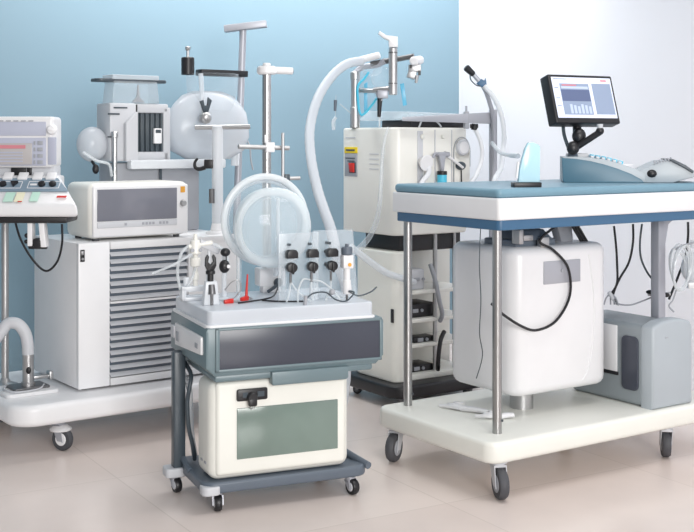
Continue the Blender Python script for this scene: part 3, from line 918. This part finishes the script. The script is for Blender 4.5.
box(b, -.002, .30, 1.158, .001, .38, 1.163)
part('vent_slots', b, M_LGREY, up, VM)
b = B(); box(b, .325, -.006, .92, .414, .004, 1.10, .003); cyl(b, (.3695, -.006, 1.10), (.3695, .004, 1.10), .0445, seg=40)
gm = part('gauge_module', b, M_CREAM, up, VM)
b = B()
ar = [(.3695 + .047 * math.cos(R(a)), -.003, 1.10 + .062 * math.sin(R(a))) for a in range(0, 181, 15)]
tube(b, [(.3225, -.003, .95)] + [(.3225, -.003, 1.03)] + list(reversed(ar)) + [(.4165, -.003, 1.03)], .0022, 6, 3); part('module_outline', b, M_GREY, gm, VM)
b = B(); cyl(b, (.368, -.02, 1.117), (.368, -.004, 1.117), .036, .038, 32, .004); g = part('gauge', b, M_LGREY, gm, VM)
b = B(); cyl(b, (.368, -.0225, 1.117), (.368, -.019, 1.117), .026, .027, 28); part('gauge_face', b, M_WHITE2, g, VM)
b = B(); ball(b, (.355, -.012, 1.035), .028, .016, .019); part('black_grip', b, M_DARKG, gm, VM)
b = B(); cyl(b, (.36, -.01, 1.015), (.362, -.01, .95), .003); part('grip_wire', b, M_BLACK, gm, VM)
b = B(); box(b, .215, -.004, .93, .219, .002, 1.195); box(b, .31, -.004, .93, .313, .002, 1.195); box(b, .12, -.003, .93, .15, .002, 1.19, .002); part('panel_seam', b, M_LGREY, up, VM)
b = B(); ball(b, (.145, -.006, 1.165), .012, .008, .012); ball(b, (.26, -.006, 1.165), .010, .008, .010); parts('stud', b, M_IVORY, up, VM)
b = B(); cyl(b, (.135, .0, 1.06), (.135, -.05, 1.05), .014, .036, 24, .002); fu = part('funnel', b, M_WHITE2, t, VM)
b = B(); tube(b, [(.16, -.03, 1.04), (.135, -.06, 1.005), (.09, -.075, .97), (.065, -.08, .93)], .011, 10); part('funnel_hose', b, M_HOSEW, fu, VM)
SP = VM @ Matrix.Translation((-.032, 0, .022))
b = B(); box(b, .245, -.035, 1.055, .29, .0, 1.075, .004); tube(b, [(.25, -.03, 1.065), (.222, -.035, 1.068), (.212, -.035, 1.05)], .006, 8); hexa(b, [(.262, -.035, .985), (.272, -.035, .985), (.272, -.02, .985), (.262, -.02, .985), (.25, -.035, 1.06), (.285, -.035, 1.06), (.285, -.02, 1.06), (.25, -.02, 1.06)], .002); cyl(b, (.292, -.015, 1.065), (.315, -.015, 1.062), .013)
sp = part('spout', b, M_SILVER, t, SP)
b = B(); tube(b, [(.31, -.02, 1.055), (.345, -.03, 1.03), (.385, -.03, 1.005)], .006, 8); part('lever', b, M_WHITE2, sp, SP)
t2 = thing('cyan_bottle', 'small cyan bottle with black cap hung on the cream machine front', 'bottle', SP @ Matrix.Translation((.262, -.035, .93)))
b = B(); cyl(b, (.262, -.035, .925), (.262, -.035, .985), .0215, be=.003); part('body', b, M_CYAN, t2, SP)
b = B(); cyl(b, (.262, -.035, .974), (.262, -.035, .992), .0225, be=.002); part('cap', b, M_BLACK, t2, SP)
# gear on the rack shelves
for nm, args, mt, lab, cat in (('pump_unit', (.12, .06, .363, .27, .20, .425, .01), M_BLACK, 'black pump box on the middle shelf of the cream machine', 'pump'),
                               ('grey_module', (.12, .05, .488, .20, .16, .58, .008), M_LGREY, 'pale grey module on the upper rack shelf behind the table leg', 'module'),
                               ('power_brick', (.14, .05, .253, .26, .12, .278, .006), M_BLACK, 'flat black power brick on the lowest rack shelf', 'adapter'),
                               ('battery_pack', (.12, .05, .125, .25, .16, .155, .006), M_BLACK, 'flat black battery pack at the foot of the rack', 'battery')):
    t2 = thing(nm, lab, cat, VM @ Matrix.Translation((args[0], args[1], args[2])))
    b = B(); box(b, *args, 3); part('case', b, mt, t2, VM)
    b = B(); xx, yy, zz = args[0], args[1], (args[2] + args[5]) / 2; box(b, xx + .02, yy - .004, zz - .008, xx + .05, yy + .001, zz + .008, .001); cyl(b, (xx + .07, yy - .006, zz), (xx + .07, yy, zz), .007); part('socket', b, M_GREY, t2, VM)
single('grey_hose', tube(B(), [VM @ Vector(p) for p in ((.215, .03, .60), (.22, .0, .53), (.235, -.01, .44), (.255, -.005, .38), (.262, .02, .345))], .010, 10), M_GREY, 'grey-brown hose hanging down the open rack of the cream machine', 'hose')
single('black_hose', tube(B(), [VM @ Vector(p) for p in ((.27, .0, .30), (.235, -.02, .27), (.215, -.03, .21), (.22, -.02, .16), (.235, .0, .137))], .010, 10), M_BLACK, 'thick black hose curving low in the open rack', 'hose')

# frosted cover and tray on top
t = thing('frosted_cover', 'low frosted cover over a black tray on top of the cream machine', 'cover', VM @ Matrix.Translation((.2, .18, 1.205)))
b = B(); box(b, .10, .02, 1.2055, .41, .24, 1.238, .006); part('black_tray', b, M_BLACK, t, VM)
b = B(); hexa(b, [(.085, .015, 1.2385), (.425, .015, 1.2385), (.425, .40, 1.2385), (.085, .40, 1.2385), (.10, .04, 1.275), (.40, .03, 1.268), (.40, .36, 1.275), (.10, .36, 1.285)], .006); part('lid', b, C_PANE, t, VM)
b = B(); tube(b, [(.13, .0, 1.206), (.15, .0, 1.24), (.19, .005, 1.252), (.23, .0, 1.23), (.25, -.005, 1.207)], .004, 8); part('wire', b, C_TUBE, t, VM)

# ------------------------------------------------------------------ articulated arm on the machine
q = P(355, 127, 5.22)
t = thing('jointed_arm', 'steel jointed arm with white lever handle above the cream machine', 'arm', frame(q.x, q.y, 1.205))
YA = 5.22
b = B(); cyl(b, (q.x, YA, 1.205), (q.x, YA, 1.44), .019); cyl(b, (q.x, YA, 1.205), (q.x, YA, 1.30), .0225, be=.002); cyl(b, (q.x, YA, 1.42), (q.x, YA, 1.462), .022, be=.006); part('pole', b, M_STEEL, t)
b = B()
tube(b, [(q.x, YA, 1.455), P(363, 67, YA), P(376, 65, YA - .02), P(385, 61, YA - .05)], .014, 10); part('elbow', b, M_SILVER, t)
b = B(); cyl(b, P(371, 64, YA - .02), P(414, 56, YA - .08), .013, .012); part('upper_arm', b, M_DSTEEL, t)
b = B(); cyl(b, P(360, 60, YA - .03), P(380, 55, YA - .05), .016, be=.005); part('grip_tube', b, M_WHITE2, t)
b = B(); cyl(b, P(413.5, 61, YA - .14), P(420, 60, YA - .02), .020, be=.006); hd = part('white_joint', b, M_WHITE2, t)
b = B()
box(b, -.034, -.02, -.045, .022, .02, -.012, .004, 2, Matrix.Translation(P(416, 62, YA - .08))); box(b, -.02, -.018, -.078, .018, .018, -.04, .004, 2, Matrix.Translation(P(416, 62, YA - .08)) @ Matrix.Rotation(R(18), 4, 'Y')); cyl(b, P(417, 75, YA - .08), P(416, 83, YA - .08), .010, .006)
part('claw_head', b, M_STEEL, hd)
b = B(); box(b, -.03, -.022, -.03, -.02, -.018, -.015, 0, 2, Matrix.Translation(P(416, 62, YA - .08))); box(b, .008, -.022, -.06, .02, -.018, -.04, 0, 2, Matrix.Translation(P(416, 62, YA - .08))); part('claw_slot', b, M_BLACK, hd)
# lower arm and hand piece
b = B(); cyl(b, P(358, 90, YA), P(377, 91, YA - .06), .011); cyl(b, P(374, 90, YA - .06), P(395, 88, YA - .10), .012); part('lower_arm', b, M_STEEL, t)
b = B(); cyl(b, P(393, 95, YA - .10), P(393, 48, YA - .10), .0195, be=.003); hp = part('hand_piece', b, M_STEEL, t)
b = B(); cyl(b, P(393, 53.5, YA - .10), P(393, 52, YA - .10), .0202); cyl(b, P(393, 84, YA - .10), P(393, 83, YA - .10), .0202); parts('groove', b, M_DSTEEL, hp)
b = B(); prism(b, [(-.066, .062), (-.060, .076), (-.052, .070), (-.03, .056), (.021, .050), (.0215, .002), (-.018, .002), (-.020, .032), (-.045, .044)], -.017, .017, .005, Matrix.Translation(P(393, 48, YA - .10))); part('lever_handle', b, M_WHITE2, hp)
b = B(); box(b, -.03, -.018, -.02, .018, .018, .016, .005, 2, Matrix.Translation(P(384, 94, YA - .08))); cyl(b, P(378, 92, YA - .08), P(381, 101, YA - .08), .014, .010); nz = part('nozzle_block', b, M_SILVER, t)
b = B(); cyl(b, P(380, 98, YA - .08), P(379, 117, YA - .08), .012, .008); part('black_nozzle', b, M_BLACK, nz)
b = B(); cyl(b, P(379.5, 116, YA - .08), P(379.5, 127, YA - .08), .004); part('nozzle_tube', b, C_TUBE, nz)
b = B(); tube(b, [P(369, 72, YA - .03), P(364, 79, YA - .03), P(358, 86, YA - .03), P(358, 100, YA - .03), P(360, 113, YA - .03), P(364, 114, YA - .03), P(372, 105, YA - .04), P(377, 98, YA - .06)], .0055, 8); part('cyan_tube', b, M_CYAN, t)
b = B(); hexa(b, [P(364, 113, YA), P(367.5, 113, YA), P(367.5, 113, YA + .006), P(364, 113, YA + .006), P(364, 84, YA), P(367.5, 82, YA), P(367.5, 82, YA + .006), P(364, 84, YA + .006)], .001); part('cyan_strip', b, C_CYANF, t)
b = B(); hexa(b, [P(403, 106, YA), P(407, 105, YA), P(407, 105, YA + .006), P(403, 106, YA + .006), P(400, 84, YA), P(404, 83, YA), P(404, 83, YA + .006), P(400, 84, YA + .006)], .001); part('cyan_strip', b, C_CYANF, t)
b = B(); cyl(b, P(354, 116, YA), P(340, 104, YA - .05), .002); cyl(b, P(336, 95, YA - .05), P(335, 130, YA - .05), .0012); tube(b, [P(336, 117, YA - .05), P(333, 122, YA - .05), P(333.5, 130, YA - .05)], .007, 8); dr = part('drip_line', b, C_TUBE, t)
b = B(); cyl(b, P(335.5, 100, YA - .05), P(335, 111, YA - .05), .008, .006); part('drip_clamp', b, M_SLATE, dr)
b = B(); ball(b, P(382, 78, YA - .02), .05, .03, .055); ball(b, P(372, 70, YA - .02), .045, .03, .03); part('clear_wrap', b, C_JAR, t)

single('white_hose', tube(B(), [P(362, 61, 5.14), P(347, 64, 5.10), P(332, 76, 5.04), P(318, 98, 4.95), P(310, 128, 4.85), P(311, 158, 4.74), P(317, 188, 4.62), P(324, 210, 4.52), P(331, 230, 4.44), P(338, 262, 4.38), P(348, 300, 4.35), P(345, 380, 4.33), P(335, 443, 4.33)],   .0215, 14, 8, .0012), C_BAG, 'long white breathing hose arching down left of the cream machine', 'hose')
single('white_hose', tube(B(), [P(388, 127, 4.86), P(383, 150, 4.84), P(381, 185, 4.83), P(378, 215, 4.82), P(370, 236, 4.82), P(358, 250, 4.83)], (.004, .014), 12), C_PANE, 'thin frosted hose running down the corner of the cream machine', 'hose')
single('white_hose', tube(B(), [P(350, 246, 4.70), P(365, 258, 4.72), P(385, 272, 4.76), P(401, 278, 4.86), P(414, 282, 5.04)], .014, 12), C_FROST, 'frosted hose crossing the lower cream box to the right', 'hose')

# ------------------------------------------------------------------ post, rail and gooseneck behind the table
PX = P(493, 200, 5.12)
t = thing('rail_post', 'grey upright post with a flat horizontal rail behind the blue table', 'post', frame(PX.x, PX.y))
b = B(); box(b, PX.x - .017, PX.y - .015, .02, PX.x + .017, PX.y + .015, 1.285, .003); part('upright', b, M_SILVER, t)
b = B(); rslab(b, PX.x - .04, PX.y - .05, PX.x + .12, PX.y + .05, 0, .022, .03, .004); part('foot', b, M_SILVER, t)
b = B(); hexa(b, [P(402, 121, 4.88), P(494, 124, 5.09), P(494, 124, 5.13), P(402, 121, 4.92), P(402, 117, 4.88), P(494, 112, 5.09), P(494, 112, 5.13), P(402, 117, 4.92)], .003); part('rail', b, M_SILVER, t)
b = B(); box(b, PX.x - .135, PX.y - .09, 1.20, PX.x - .115, PX.y - .02, 1.275, .003); cyl(b, (PX.x - .125, PX.y - .055, 1.27), (PX.x - .125, PX.y - .055, 1.30), .005); part('rail_clamp', b, M_GREY, t)
b = B(); cyl(b, P(475, 124, 5.08), P(474, 130, 5.08), .014); cyl(b, P(470, 126, 5.08), P(478, 126, 5.08), .009); ck = part('hose_clip', b, M_BLACK, t)
b = B(); tube(b, [P(475, 129, 5.08), P(481, 143, 5.06), P(482, 158, 5.05), P(477, 174, 5.0), P(470, 184, 4.9), P(468, 200, 4.85)], .009, 10); part('hose', b, M_HOSEW, t)

t = thing('gooseneck_wand', 'curved gooseneck wand with black tip in front of the white wall', 'wand', frame(PX.x + .03, PX.y - .03, 1.2))
b = B(); tube(b, [P(479, 80, 5.06), P(485, 90, 5.06), P(490, 104, 5.07), P(493, 118, 5.08), P(494, 150, 5.09), P(493, 190, 5.09)], .010, 10); part('neck', b, M_SILVER, t)
b = B(); cyl(b, P(465.5, 67, 5.05), P(474, 75, 5.06), .016, .013, be=.005); hd = part('tip', b, M_BLACK, t)
b = B(); cyl(b, P(473, 74, 5.06), P(480, 82, 5.06), .010); part('tip_stem', b, M_SILVER, hd)
b = B(); prism(b, [(-.02, -.003), (.0, .018), (.014, .010), (.020, .022), (.024, -.008), (.006, -.022)], -.012, .012, .004, Matrix.Translation(P(481, 83, 5.06))); part('blue_collar', b, M_APRON, t)
b = B(); tube(b, [P(470, 75, 5.04), P(471, 80, 5.03), P(476, 85, 5.03), P(480, 86, 5.04)], .003, 6); part('thin_wire', b, M_DARKG, t)
b = B(); tube(b, [P(484, 86, 5.04), P(494, 98, 5.03), P(501, 114, 5.0), P(504, 132, 4.97), P(503, 150, 4.95), P(501, 168, 4.85), P(494, 183, 4.75), P(496, 215, 4.70)], .0115, 12, 6, .001); part('white_hose', b, C_MILK, t)
b = B(); tube(b, [P(492, 143, 5.05), P(500, 152, 4.9), P(508, 155, 4.6), P(518, 156, 4.0)], .009, 8); part('side_hose', b, C_FROST, t)

# ------------------------------------------------------------------ treatment table
TM = frame(.4577, 3.63, 0, 34)
t = thing('treatment_table', 'wheeled table with blue cushioned top on a thick ivory base', 'table', TM)
b = B(); rslab(b, 0, 0, 1.16, .64, .118, .19, .05, .016, 8); part('base', b, M_IVORY, t, TM)
for x, y, a in ((.065, .045, -112), (.05, .575, -150), (.87, .045, 48), (.90, .59, 30)):
    caster(t, TM, x, y, .12, .050, .030, a, M_LGREY, M_RUBBER, M_GREY)
for x, y in ((.105, .095), (.103, .577)):
    b = B(); cyl(b, (x, y, .186), (x, y, .862), .0155, seg=24); lg = part('leg', b, M_LEG, t, TM)
    b = B(); cyl(b, (x + .012, y - .016, .232), (x + .010, y - .013, .232), .004); part('set_screw', b, M_DARKG, lg, TM)
b = B(); box(b, .985, .18, .186, 1.025, .22, .862, .004); prism(b, [(1.024, .862), (1.10, .862), (1.045, .83), (1.024, .74)], .185, .215); cl = part('column', b, M_SILVER, t, TM)
b = B(); rslab(b, .07, .045, 1.14, .61, .857, .892, .02, .004); part('apron', b, M_APRON, t, TM)
b = B(); rslab(b, .06, .035, 1.15, .62, .890, .962, .014, .006); part('table_top', b, M_WHITE2, t, TM)
b = B(); rslab(b, .064, .040, 1.146, .615, .9615, .992, .02, .013); part('cushion', b, M_BLUE, t, TM)

t = thing('white_tank', 'large rounded white tank with silver label under the blue table', 'tank', TM @ Matrix.Translation((.45, .36, .19)))
b = B()
rslab(b, .268, .185, .732, .56, .262, .778, .06, .032, 8); part('body', b, M_WHITE2, t, TM)
b = B(); cyl(b, (.42, .32, .19), (.42, .32, .285), .042); part('foot', b, M_STEEL, t, TM)
b = B(); box(b, .398, .181, .646, .575, .188, .726, .002); lb = part('label_plate', b, M_SILVER, t, TM)
b = B(); cyl(b, (.485, .178, .69), (.485, .182, .69), .007); part('label_stud', b, M_GREY, lb, TM)
b = B(); tube(b, [(.62, .186, .74), (.645, .185, .60), (.645, .185, .46), (.62, .185, .34), (.59, .187, .29)], .004, 8, 6); part('moulded_rib', b, M_WHITE2, t, TM)
b = B(); box(b, .31, .23, .775, .50, .40, .80, .006); hexa(b, [(.33, .21, .80), (.47, .21, .80), (.49, .36, .80), (.33, .36, .80), (.34, .24, .835), (.45, .24, .835), (.46, .34, .835), (.34, .34, .835)], .004); hb = part('lid_box', b, M_SLATE, t, TM)
b = B(); box(b, .30, .20, .79, .32, .24, .84, .003); box(b, .40, .198, .772, .44, .22, .81, .003); box(b, .325, .205, .80, .37, .212, .82, .003); part('lid_clip', b, M_STEEL, hb, TM)
b = B(); hexa(b, [(.60, .30, .774), (.66, .30, .774), (.66, .34, .774), (.60, .34, .774), (.57, .30, .856), (.65, .30, .856), (.65, .34, .856), (.57, .34, .856)], .004); part('hanger', b, M_GREY, t, TM)
b = B()
for dx in (0, .014, .028):
    cyl(b, (.61 + dx, .27, .852), (.66 + dx, .26, .777), .005)
parts('strut', b, M_BLACK, t, TM)
single('black_cable', tube(B(), [TM @ Vector(p) for p in ((.155, .18, .60), (.20, .17, .56), (.275, .16, .515), (.35, .165, .495), (.44, .165, .52), (.51, .17, .60), (.50, .168, .70), (.44, .18, .765), (.38, .185, .80), (.46, .18, .852))], .0048, 8), M_BLACK, 'thick black cable looping across the white tank under the table', 'cable')
single('thin_cable', tube(B(), [TM @ Vector(p) for p in ((.09, .16, .856), (.085, .16, .74), (.10, .17, .62), (.12, .20, .50), (.15, .22, .42), (.14, .24, .34))], .0018, 6), M_DARKG, 'hair-thin dark cable hanging left of the front table leg', 'cable')

t = thing('grey_unit', 'grey-blue rounded box with a dark side slot on the table base', 'unit', TM @ Matrix.Translation((.84, .2, .19)))
UM = TM @ Matrix.Translation((.036, 0, 0))
b = B(); rslab(b, .737, .055, .944, .44, .19, .485, .03, .022, 6); bd = part('body', b, M_GBLUE2, t, UM)
b = B()
prism(b, [(.736, .19), (.945, .19), (.95, .20), (.95, .475), (.935, .492), (.89, .503), (.84, .505), (.79, .50), (.745, .485), (.736, .472)], .022, .085, .012, None, 3); part('front_cover', b, M_GBLUE, t, UM)
b = B(); rslab(b, -.440, .088, -.245, .165, .0, .008, .02, .002, 6, Matrix.Translation((.7375, 0, 0)) @ Matrix(((0, 0, -1, 0), (0, 1, 0, 0), (-1, 0, 0, 0), (0, 0, 0, 1)))); part('side_slot', b, M_PANEL, bd, UM)
b = B(); box(b, .733, .19, .30, .739, .26, .47, .01); part('white_inset', b, M_WHITE2, bd, UM)
b = B(); box(b, .731, .185, .288, .739, .33, .300, .001); part('black_band', b, M_BLACK, bd, UM)
b = B(); box(b, .80, .0205, .44, .815, .0225, .444); part('badge', b, M_GREY, t, UM)

# gloves on the base
for lab, pts in (('crumpled white rubber glove left of the front table leg on ivory base', ((.205, .50, .20), (.21, .40, .20), (.25, .30, .20))), ('crumpled white rubber glove behind the front table leg on ivory base', ((.20, .30, .202), (.235, .235, .20), (.285, .215, .205)))):
    t = thing('rubber_glove', lab, 'glove', TM @ Matrix.Translation(Vector((pts[1][0], pts[1][1], .19))), 'white rubber gloves on the table base')
    a, c_, d = (Vector(p) for p in pts)
    b = B(); tube(b, [c_, (c_ + d) / 2 + Vector((0, 0, .003)), d], (.017, .013), 10); b.transform(Matrix.Translation((0, 0, .191)) @ Matrix.Scale(.62, 4, (0, 0, 1)) @ Matrix.Translation((0, 0, -.188)))
    pm = part('palm', b, M_WHITE2, t, TM)
    for k in range(4):
        o_ = Vector((-.018 + .012 * k, -.01 + .007 * k, 0))
        b = B(); tube(b, [c_ + o_ * .5, (a + c_) / 2 + o_ * 1.1 + Vector((0, 0, .003 * (k % 2))), a + o_ * 1.6 + Vector((.01 * k, -.02 * k, -.003))], (.0075, .006), 8); part('finger', b, M_WHITE2, t, TM)

# ------------------------------------------------------------------ monitor, keyboard unit, fin on the table top
KB = Matrix.Translation((.800, 4.262, .992)) @ Matrix.Rotation(R(-8), 4, 'Z')
t = thing('keyboard_unit', 'teal wedge control keyboard with pale keys on the blue table top', 'keyboard', KB)
b = B()
prism(b, [(-.004, .092), (0, .006), (.008, 0), (.295, 0), (.285, .012), (.25, .032), (.20, .052), (.15, .068), (.10, .080), (.05, .088)], 0, .018, .003); part('side_shell', b, M_CBLUE, t, KB)
b = B()
prism(b, [(.0, .003), (.30, .003), (.30, .030), (.27, .050), (.20, .074), (.15, .086), (.10, .093), (.05, .096), (0, .095)], .016, .25, .003); bd = part('body', b, M_GBLUE, t, KB)
b = B()
prism(b, [(.245, .0), (.40, .0), (.485, .024), (.478, .040), (.44, .062), (.40, .082), (.36, .080), (.33, .068), (.29, .048), (.245, .030)], .03, .27, .006); pd = part('palm_rest', b, M_GBLUE, t, KB)
b = B(); prism(b, [(.385, .086), (.40, .088), (.445, .066), (.475, .044), (.470, .036), (.438, .056), (.40, .076)], .022, .275, .004); part('dark_roll', b, M_DARKG, pd, KB)
b = B()
for k in range(7):
    cyl(b, (.335 + k * .010, .026, .072 + k * .0024), (.335 + k * .010, .05, .078 + k * .0024), .003)
part('grip_ridge', b, M_GREY, pd, KB)
b = B(); ball(b, (.325, .03, .034), .018, .012, .015); part('track_ball', b, M_BLACK, pd, KB)
b = B(); ball(b, (.285, .028, .02), .007, .006, .005); part('small_button', b, M_DARKG, pd, KB)
zt = lambda x: .097 + .05 * x - .82 * x * x
def key(bm, x, y, sx, sy, h):
    a = math.atan(.05 - 1.64 * x)
    box(bm, -sx, -sy, 0, sx, sy, h, .0012, 1, Matrix.Translation((x, y, zt(x) - .001)) @ Matrix.Rotation(-a, 4, 'Y'))
b = B()
for i in range(6):
    for j in range(2):
        key(b, .115 + .021 * i, .13 + .03 * j, .008, .011, .012)
parts('cyan_key', b, M_CYAN, bd, KB)
b = B()
for i in range(3, 9):
    for j in (0, 1, 3):
        key(b, .05 + .02 * i, .05 + .028 * j + (.08 if j == 3 else 0), .006, .009, .008)
parts('pale_key', b, M_LGREY, bd, KB)
b = B(); box(b, .02, .10, .082, .10, .20, .108, .005); part('rear_hump', b, M_LGREY, bd, KB)
b = B(); lathe(b, [(.036, 0), (.036, .003)], (.225, .07, zt(.225) - .003), 24); part('white_pad', b, M_WHITE2, bd, KB)

MM = Matrix.Translation((.884, 4.345, 1.298)) @ Matrix.Rotation(R(27), 4, 'Z') @ Matrix.Rotation(R(-17), 4, 'X') @ Matrix.Scale(1.02, 4)
t = thing('monitor', 'small black tilted monitor with a lit screen above the keyboard', 'monitor', Matrix.Translation((.852, 4.30, 1.08)))
b = B(); box(b, -.148, -.022, -.094, .148, .030, .094, .006, 3); cs = part('case', b, M_BLACK, t, MM)
b = B(); box(b, -.136, -.0235, -.074, .137, -.021, .083, .001); sc = part('screen', b, M_SCRBG, cs, MM)
b = B(); box(b, -.105, -.0245, -.062, .028, -.0228, .058); box(b, .043, -.0245, -.060, .13, -.0228, .060); parts('screen_window', b, M_SCRWIN, sc, MM)
b = B(); box(b, -.103, -.0252, -.010, .026, -.0242, .034); part('screen_strip', b, M_SCRDARK, sc, MM)
b = B()
for k in range(6):
    box(b, -.075 + k * .017, -.0252, -.058, -.064 + k * .017, -.0242, -.022 - .004 * (k % 3))
box(b, -.100, -.0252, .038, .022, -.0242, .047)
parts('screen_bar', b, M_SCRLT, sc, MM)
b = B(); box(b, -.095, -.0255, .049, -.03, -.0243, .054); box(b, .088, -.0245, .069, .115, -.0232, .075); parts('red_text', b, M_PINK, sc, MM)
b = B()
for z in (.04, .0, -.03):
    box(b, -.130, -.0245, z, -.112, -.0232, z + .003)
box(b, -.128, -.0245, .074, -.07, -.0232, .077)
parts('screen_text', b, M_SCRWIN, sc, MM)
b = B()
tube(b, [P(577, 124, 4.34), P(577, 131, 4.33), P(578, 140, 4.32), P(574, 148, 4.31), P(572, 151, 4.31)], .016, 12); ball(b, P(579, 136, 4.31), .026, .022, .030); ball(b, P(573, 148, 4.30), .024, .02, .026); cyl(b, P(577, 147, 4.30), P(600, 132, 4.27), .012, .012, be=.003); ball(b, P(600, 131, 4.27), .015)
ar = part('arm', b, M_BLACK, t)
b = B(); cyl(b, P(600, 130, 4.27), P(600, 124, 4.27), .009, .012); part('arm_pad', b, M_LGREY, ar)
b = B(); cyl(b, (.850, 4.33, 1.090), (.846, 4.31, 1.115), .02, .014); part('arm_foot', b, M_SLATE, ar)
b = B(); tube(b, [P(563, 124, 4.34), P(564, 134, 4.33), P(567, 144, 4.32), P(570, 152, 4.31)], .007, 8); part('cable', b, M_DARKG, t)

FN = Matrix.Translation((.602, 3.86, .992)) @ Matrix.Rotation(R(8), 4, 'Z')
t = thing('cyan_fin', 'pale cyan upright fin on a small black base on the table', 'fin', FN)
b = B(); box(b, -.048, -.022, 0, .047, .022, .016, .002); part('base', b, M_BLACK, t, FN)
b = B(); prism(b, [(-.030, .016), (.045, .016), (.046, .135), (.040, .142), (.016, .152), (.004, .148), (-.006, .130), (-.017, .095), (-.025, .06)], -.010, .010, .004); part('blade', b, C_CYAN, t, FN)
b = B(); cyl(b, (-.034, .0, .03), (-.028, 0, .085), .005); part('clip', b, M_WHITE2, t, FN)

# ------------------------------------------------------------------ cables under the right end of the table
for i, (pts, r, lab) in enumerate((
        ((P(614, 226, 4.42), P(616, 245, 4.42), P(617, 262, 4.42), P(617, 283, 4.42), P(611, 294, 4.42)), .0045, 'straight black cable dropping right of the white tank'),
        ((P(633, 224, 4.42), P(633, 242, 4.42), P(629, 262, 4.42), P(620, 278, 4.42), P(615, 289, 4.42), P(612, 298, 4.42)), .0045, 'bowed black cable second right of the white tank'),
        ((P(642, 224, 4.44), P(640, 242, 4.44), P(641, 258, 4.44), P(647, 272, 4.44), P(654, 281, 4.44)), .004, 'dark grey cable bowing just left of the steel column'),
        ((P(688, 222, 4.56), P(688, 238, 4.56), P(685, 258, 4.56), P(679, 274, 4.55), P(674, 287, 4.53), P(669, 299, 4.5)), .005, 'black cable hanging right of the steel column'),
        ((P(611, 296, 4.42), P(616, 303, 4.42), P(630, 305, 4.42), P(645, 300, 4.42), P(655, 296, 4.42)), .003, 'thin grey cable sagging from tank cables to steel column'))):
    single('hanging_cable', tube(B(), pts, r, 8), M_DARKG if i == 2 else (M_GREY if i == 4 else M_BLACK), lab, 'cable')
t = thing('cable_knot', 'small knot of grey connectors right of the white tank', 'connector', Matrix.Translation(P(611, 300, 4.42)))
b = B()
for k in range(7):
    a = random.uniform(0, 6.28)
    c0 = P(611, 296, 4.42)
    tube(b, [c0 + Vector((0, 0, .012)), c0 + Vector((.02 * math.cos(a), .015 * math.sin(a), -.008)), c0 + Vector((.03 * math.cos(a), .02 * math.sin(a), -.035))], .003, 6)
part('wire', b, M_GREY, t)
b = B(); cyl(b, P(609, 292, 4.42), P(613, 299, 4.42), .008); part('plug', b, M_LGREY, t)
t = thing('tube_coil', 'loose coil of clear tubing hung by the steel column', 'tubing', Matrix.Translation(P(683, 300, 4.29)))
c0 = P(683, 268, 4.29)
b = B()
for k in range(6):
    ring(b, (0, .008 * k, 0), .078 - .004 * (k % 3), .0035, Matrix.Translation(c0 + Vector((.004 * k, 0, .003 * (k % 2)))) @ Matrix.Rotation(R(50), 4, 'Z') @ Matrix.Rotation(R(8 - 4 * k), 4, 'X'), 40, 6, (1, 1, 1.1))
part('coil', b, C_TUBE, t)
b = B(); tube(b, [P(676, 250, 4.29), P(682, 246, 4.29), P(692, 243, 4.29), P(702, 240, 4.29)], .004, 6); tube(b, [P(677, 288, 4.29), P(673, 300, 4.28), P(669, 306, 4.28), P(674, 312, 4.28)], .003, 6); parts('tube_end', b, M_GREY, t)
t = thing('clear_funnel', 'milky round drain bulb at the right edge beside the tube coil', 'bulb', Matrix.Translation(P(693, 290, 4.5)))
b = B(); ball(b, P(694, 268, 4.5), .05, .05, .062); cyl(b, P(694, 248, 4.5), P(694, 240, 4.5), .015); part('bulb', b, C_MILK, t)
b = B(); box(b, -.02, -.02, -.012, .02, .02, .012, .003, 2, Matrix.Translation(P(692, 285, 4.44))); part('valve', b, M_WHITE2, t)
t = thing('column_clamp', 'steel clamp with black thumbscrews on the table column', 'clamp', Matrix.Translation(P(658, 296, 4.40)))
b = B(); cyl(b, P(648, 294, 4.43), P(670, 294, 4.43), .008); cyl(b, P(656, 290, 4.42), P(656, 302, 4.42), .009); cyl(b, P(662, 290, 4.42), P(662, 306, 4.42), .006); part('jaw', b, M_STEEL, t)
b = B(); ball(b, P(650, 292, 4.41), .016, .01, .008); ball(b, P(666, 295, 4.41), .015, .01, .009); parts('thumbscrew', b, M_BLACK, t)
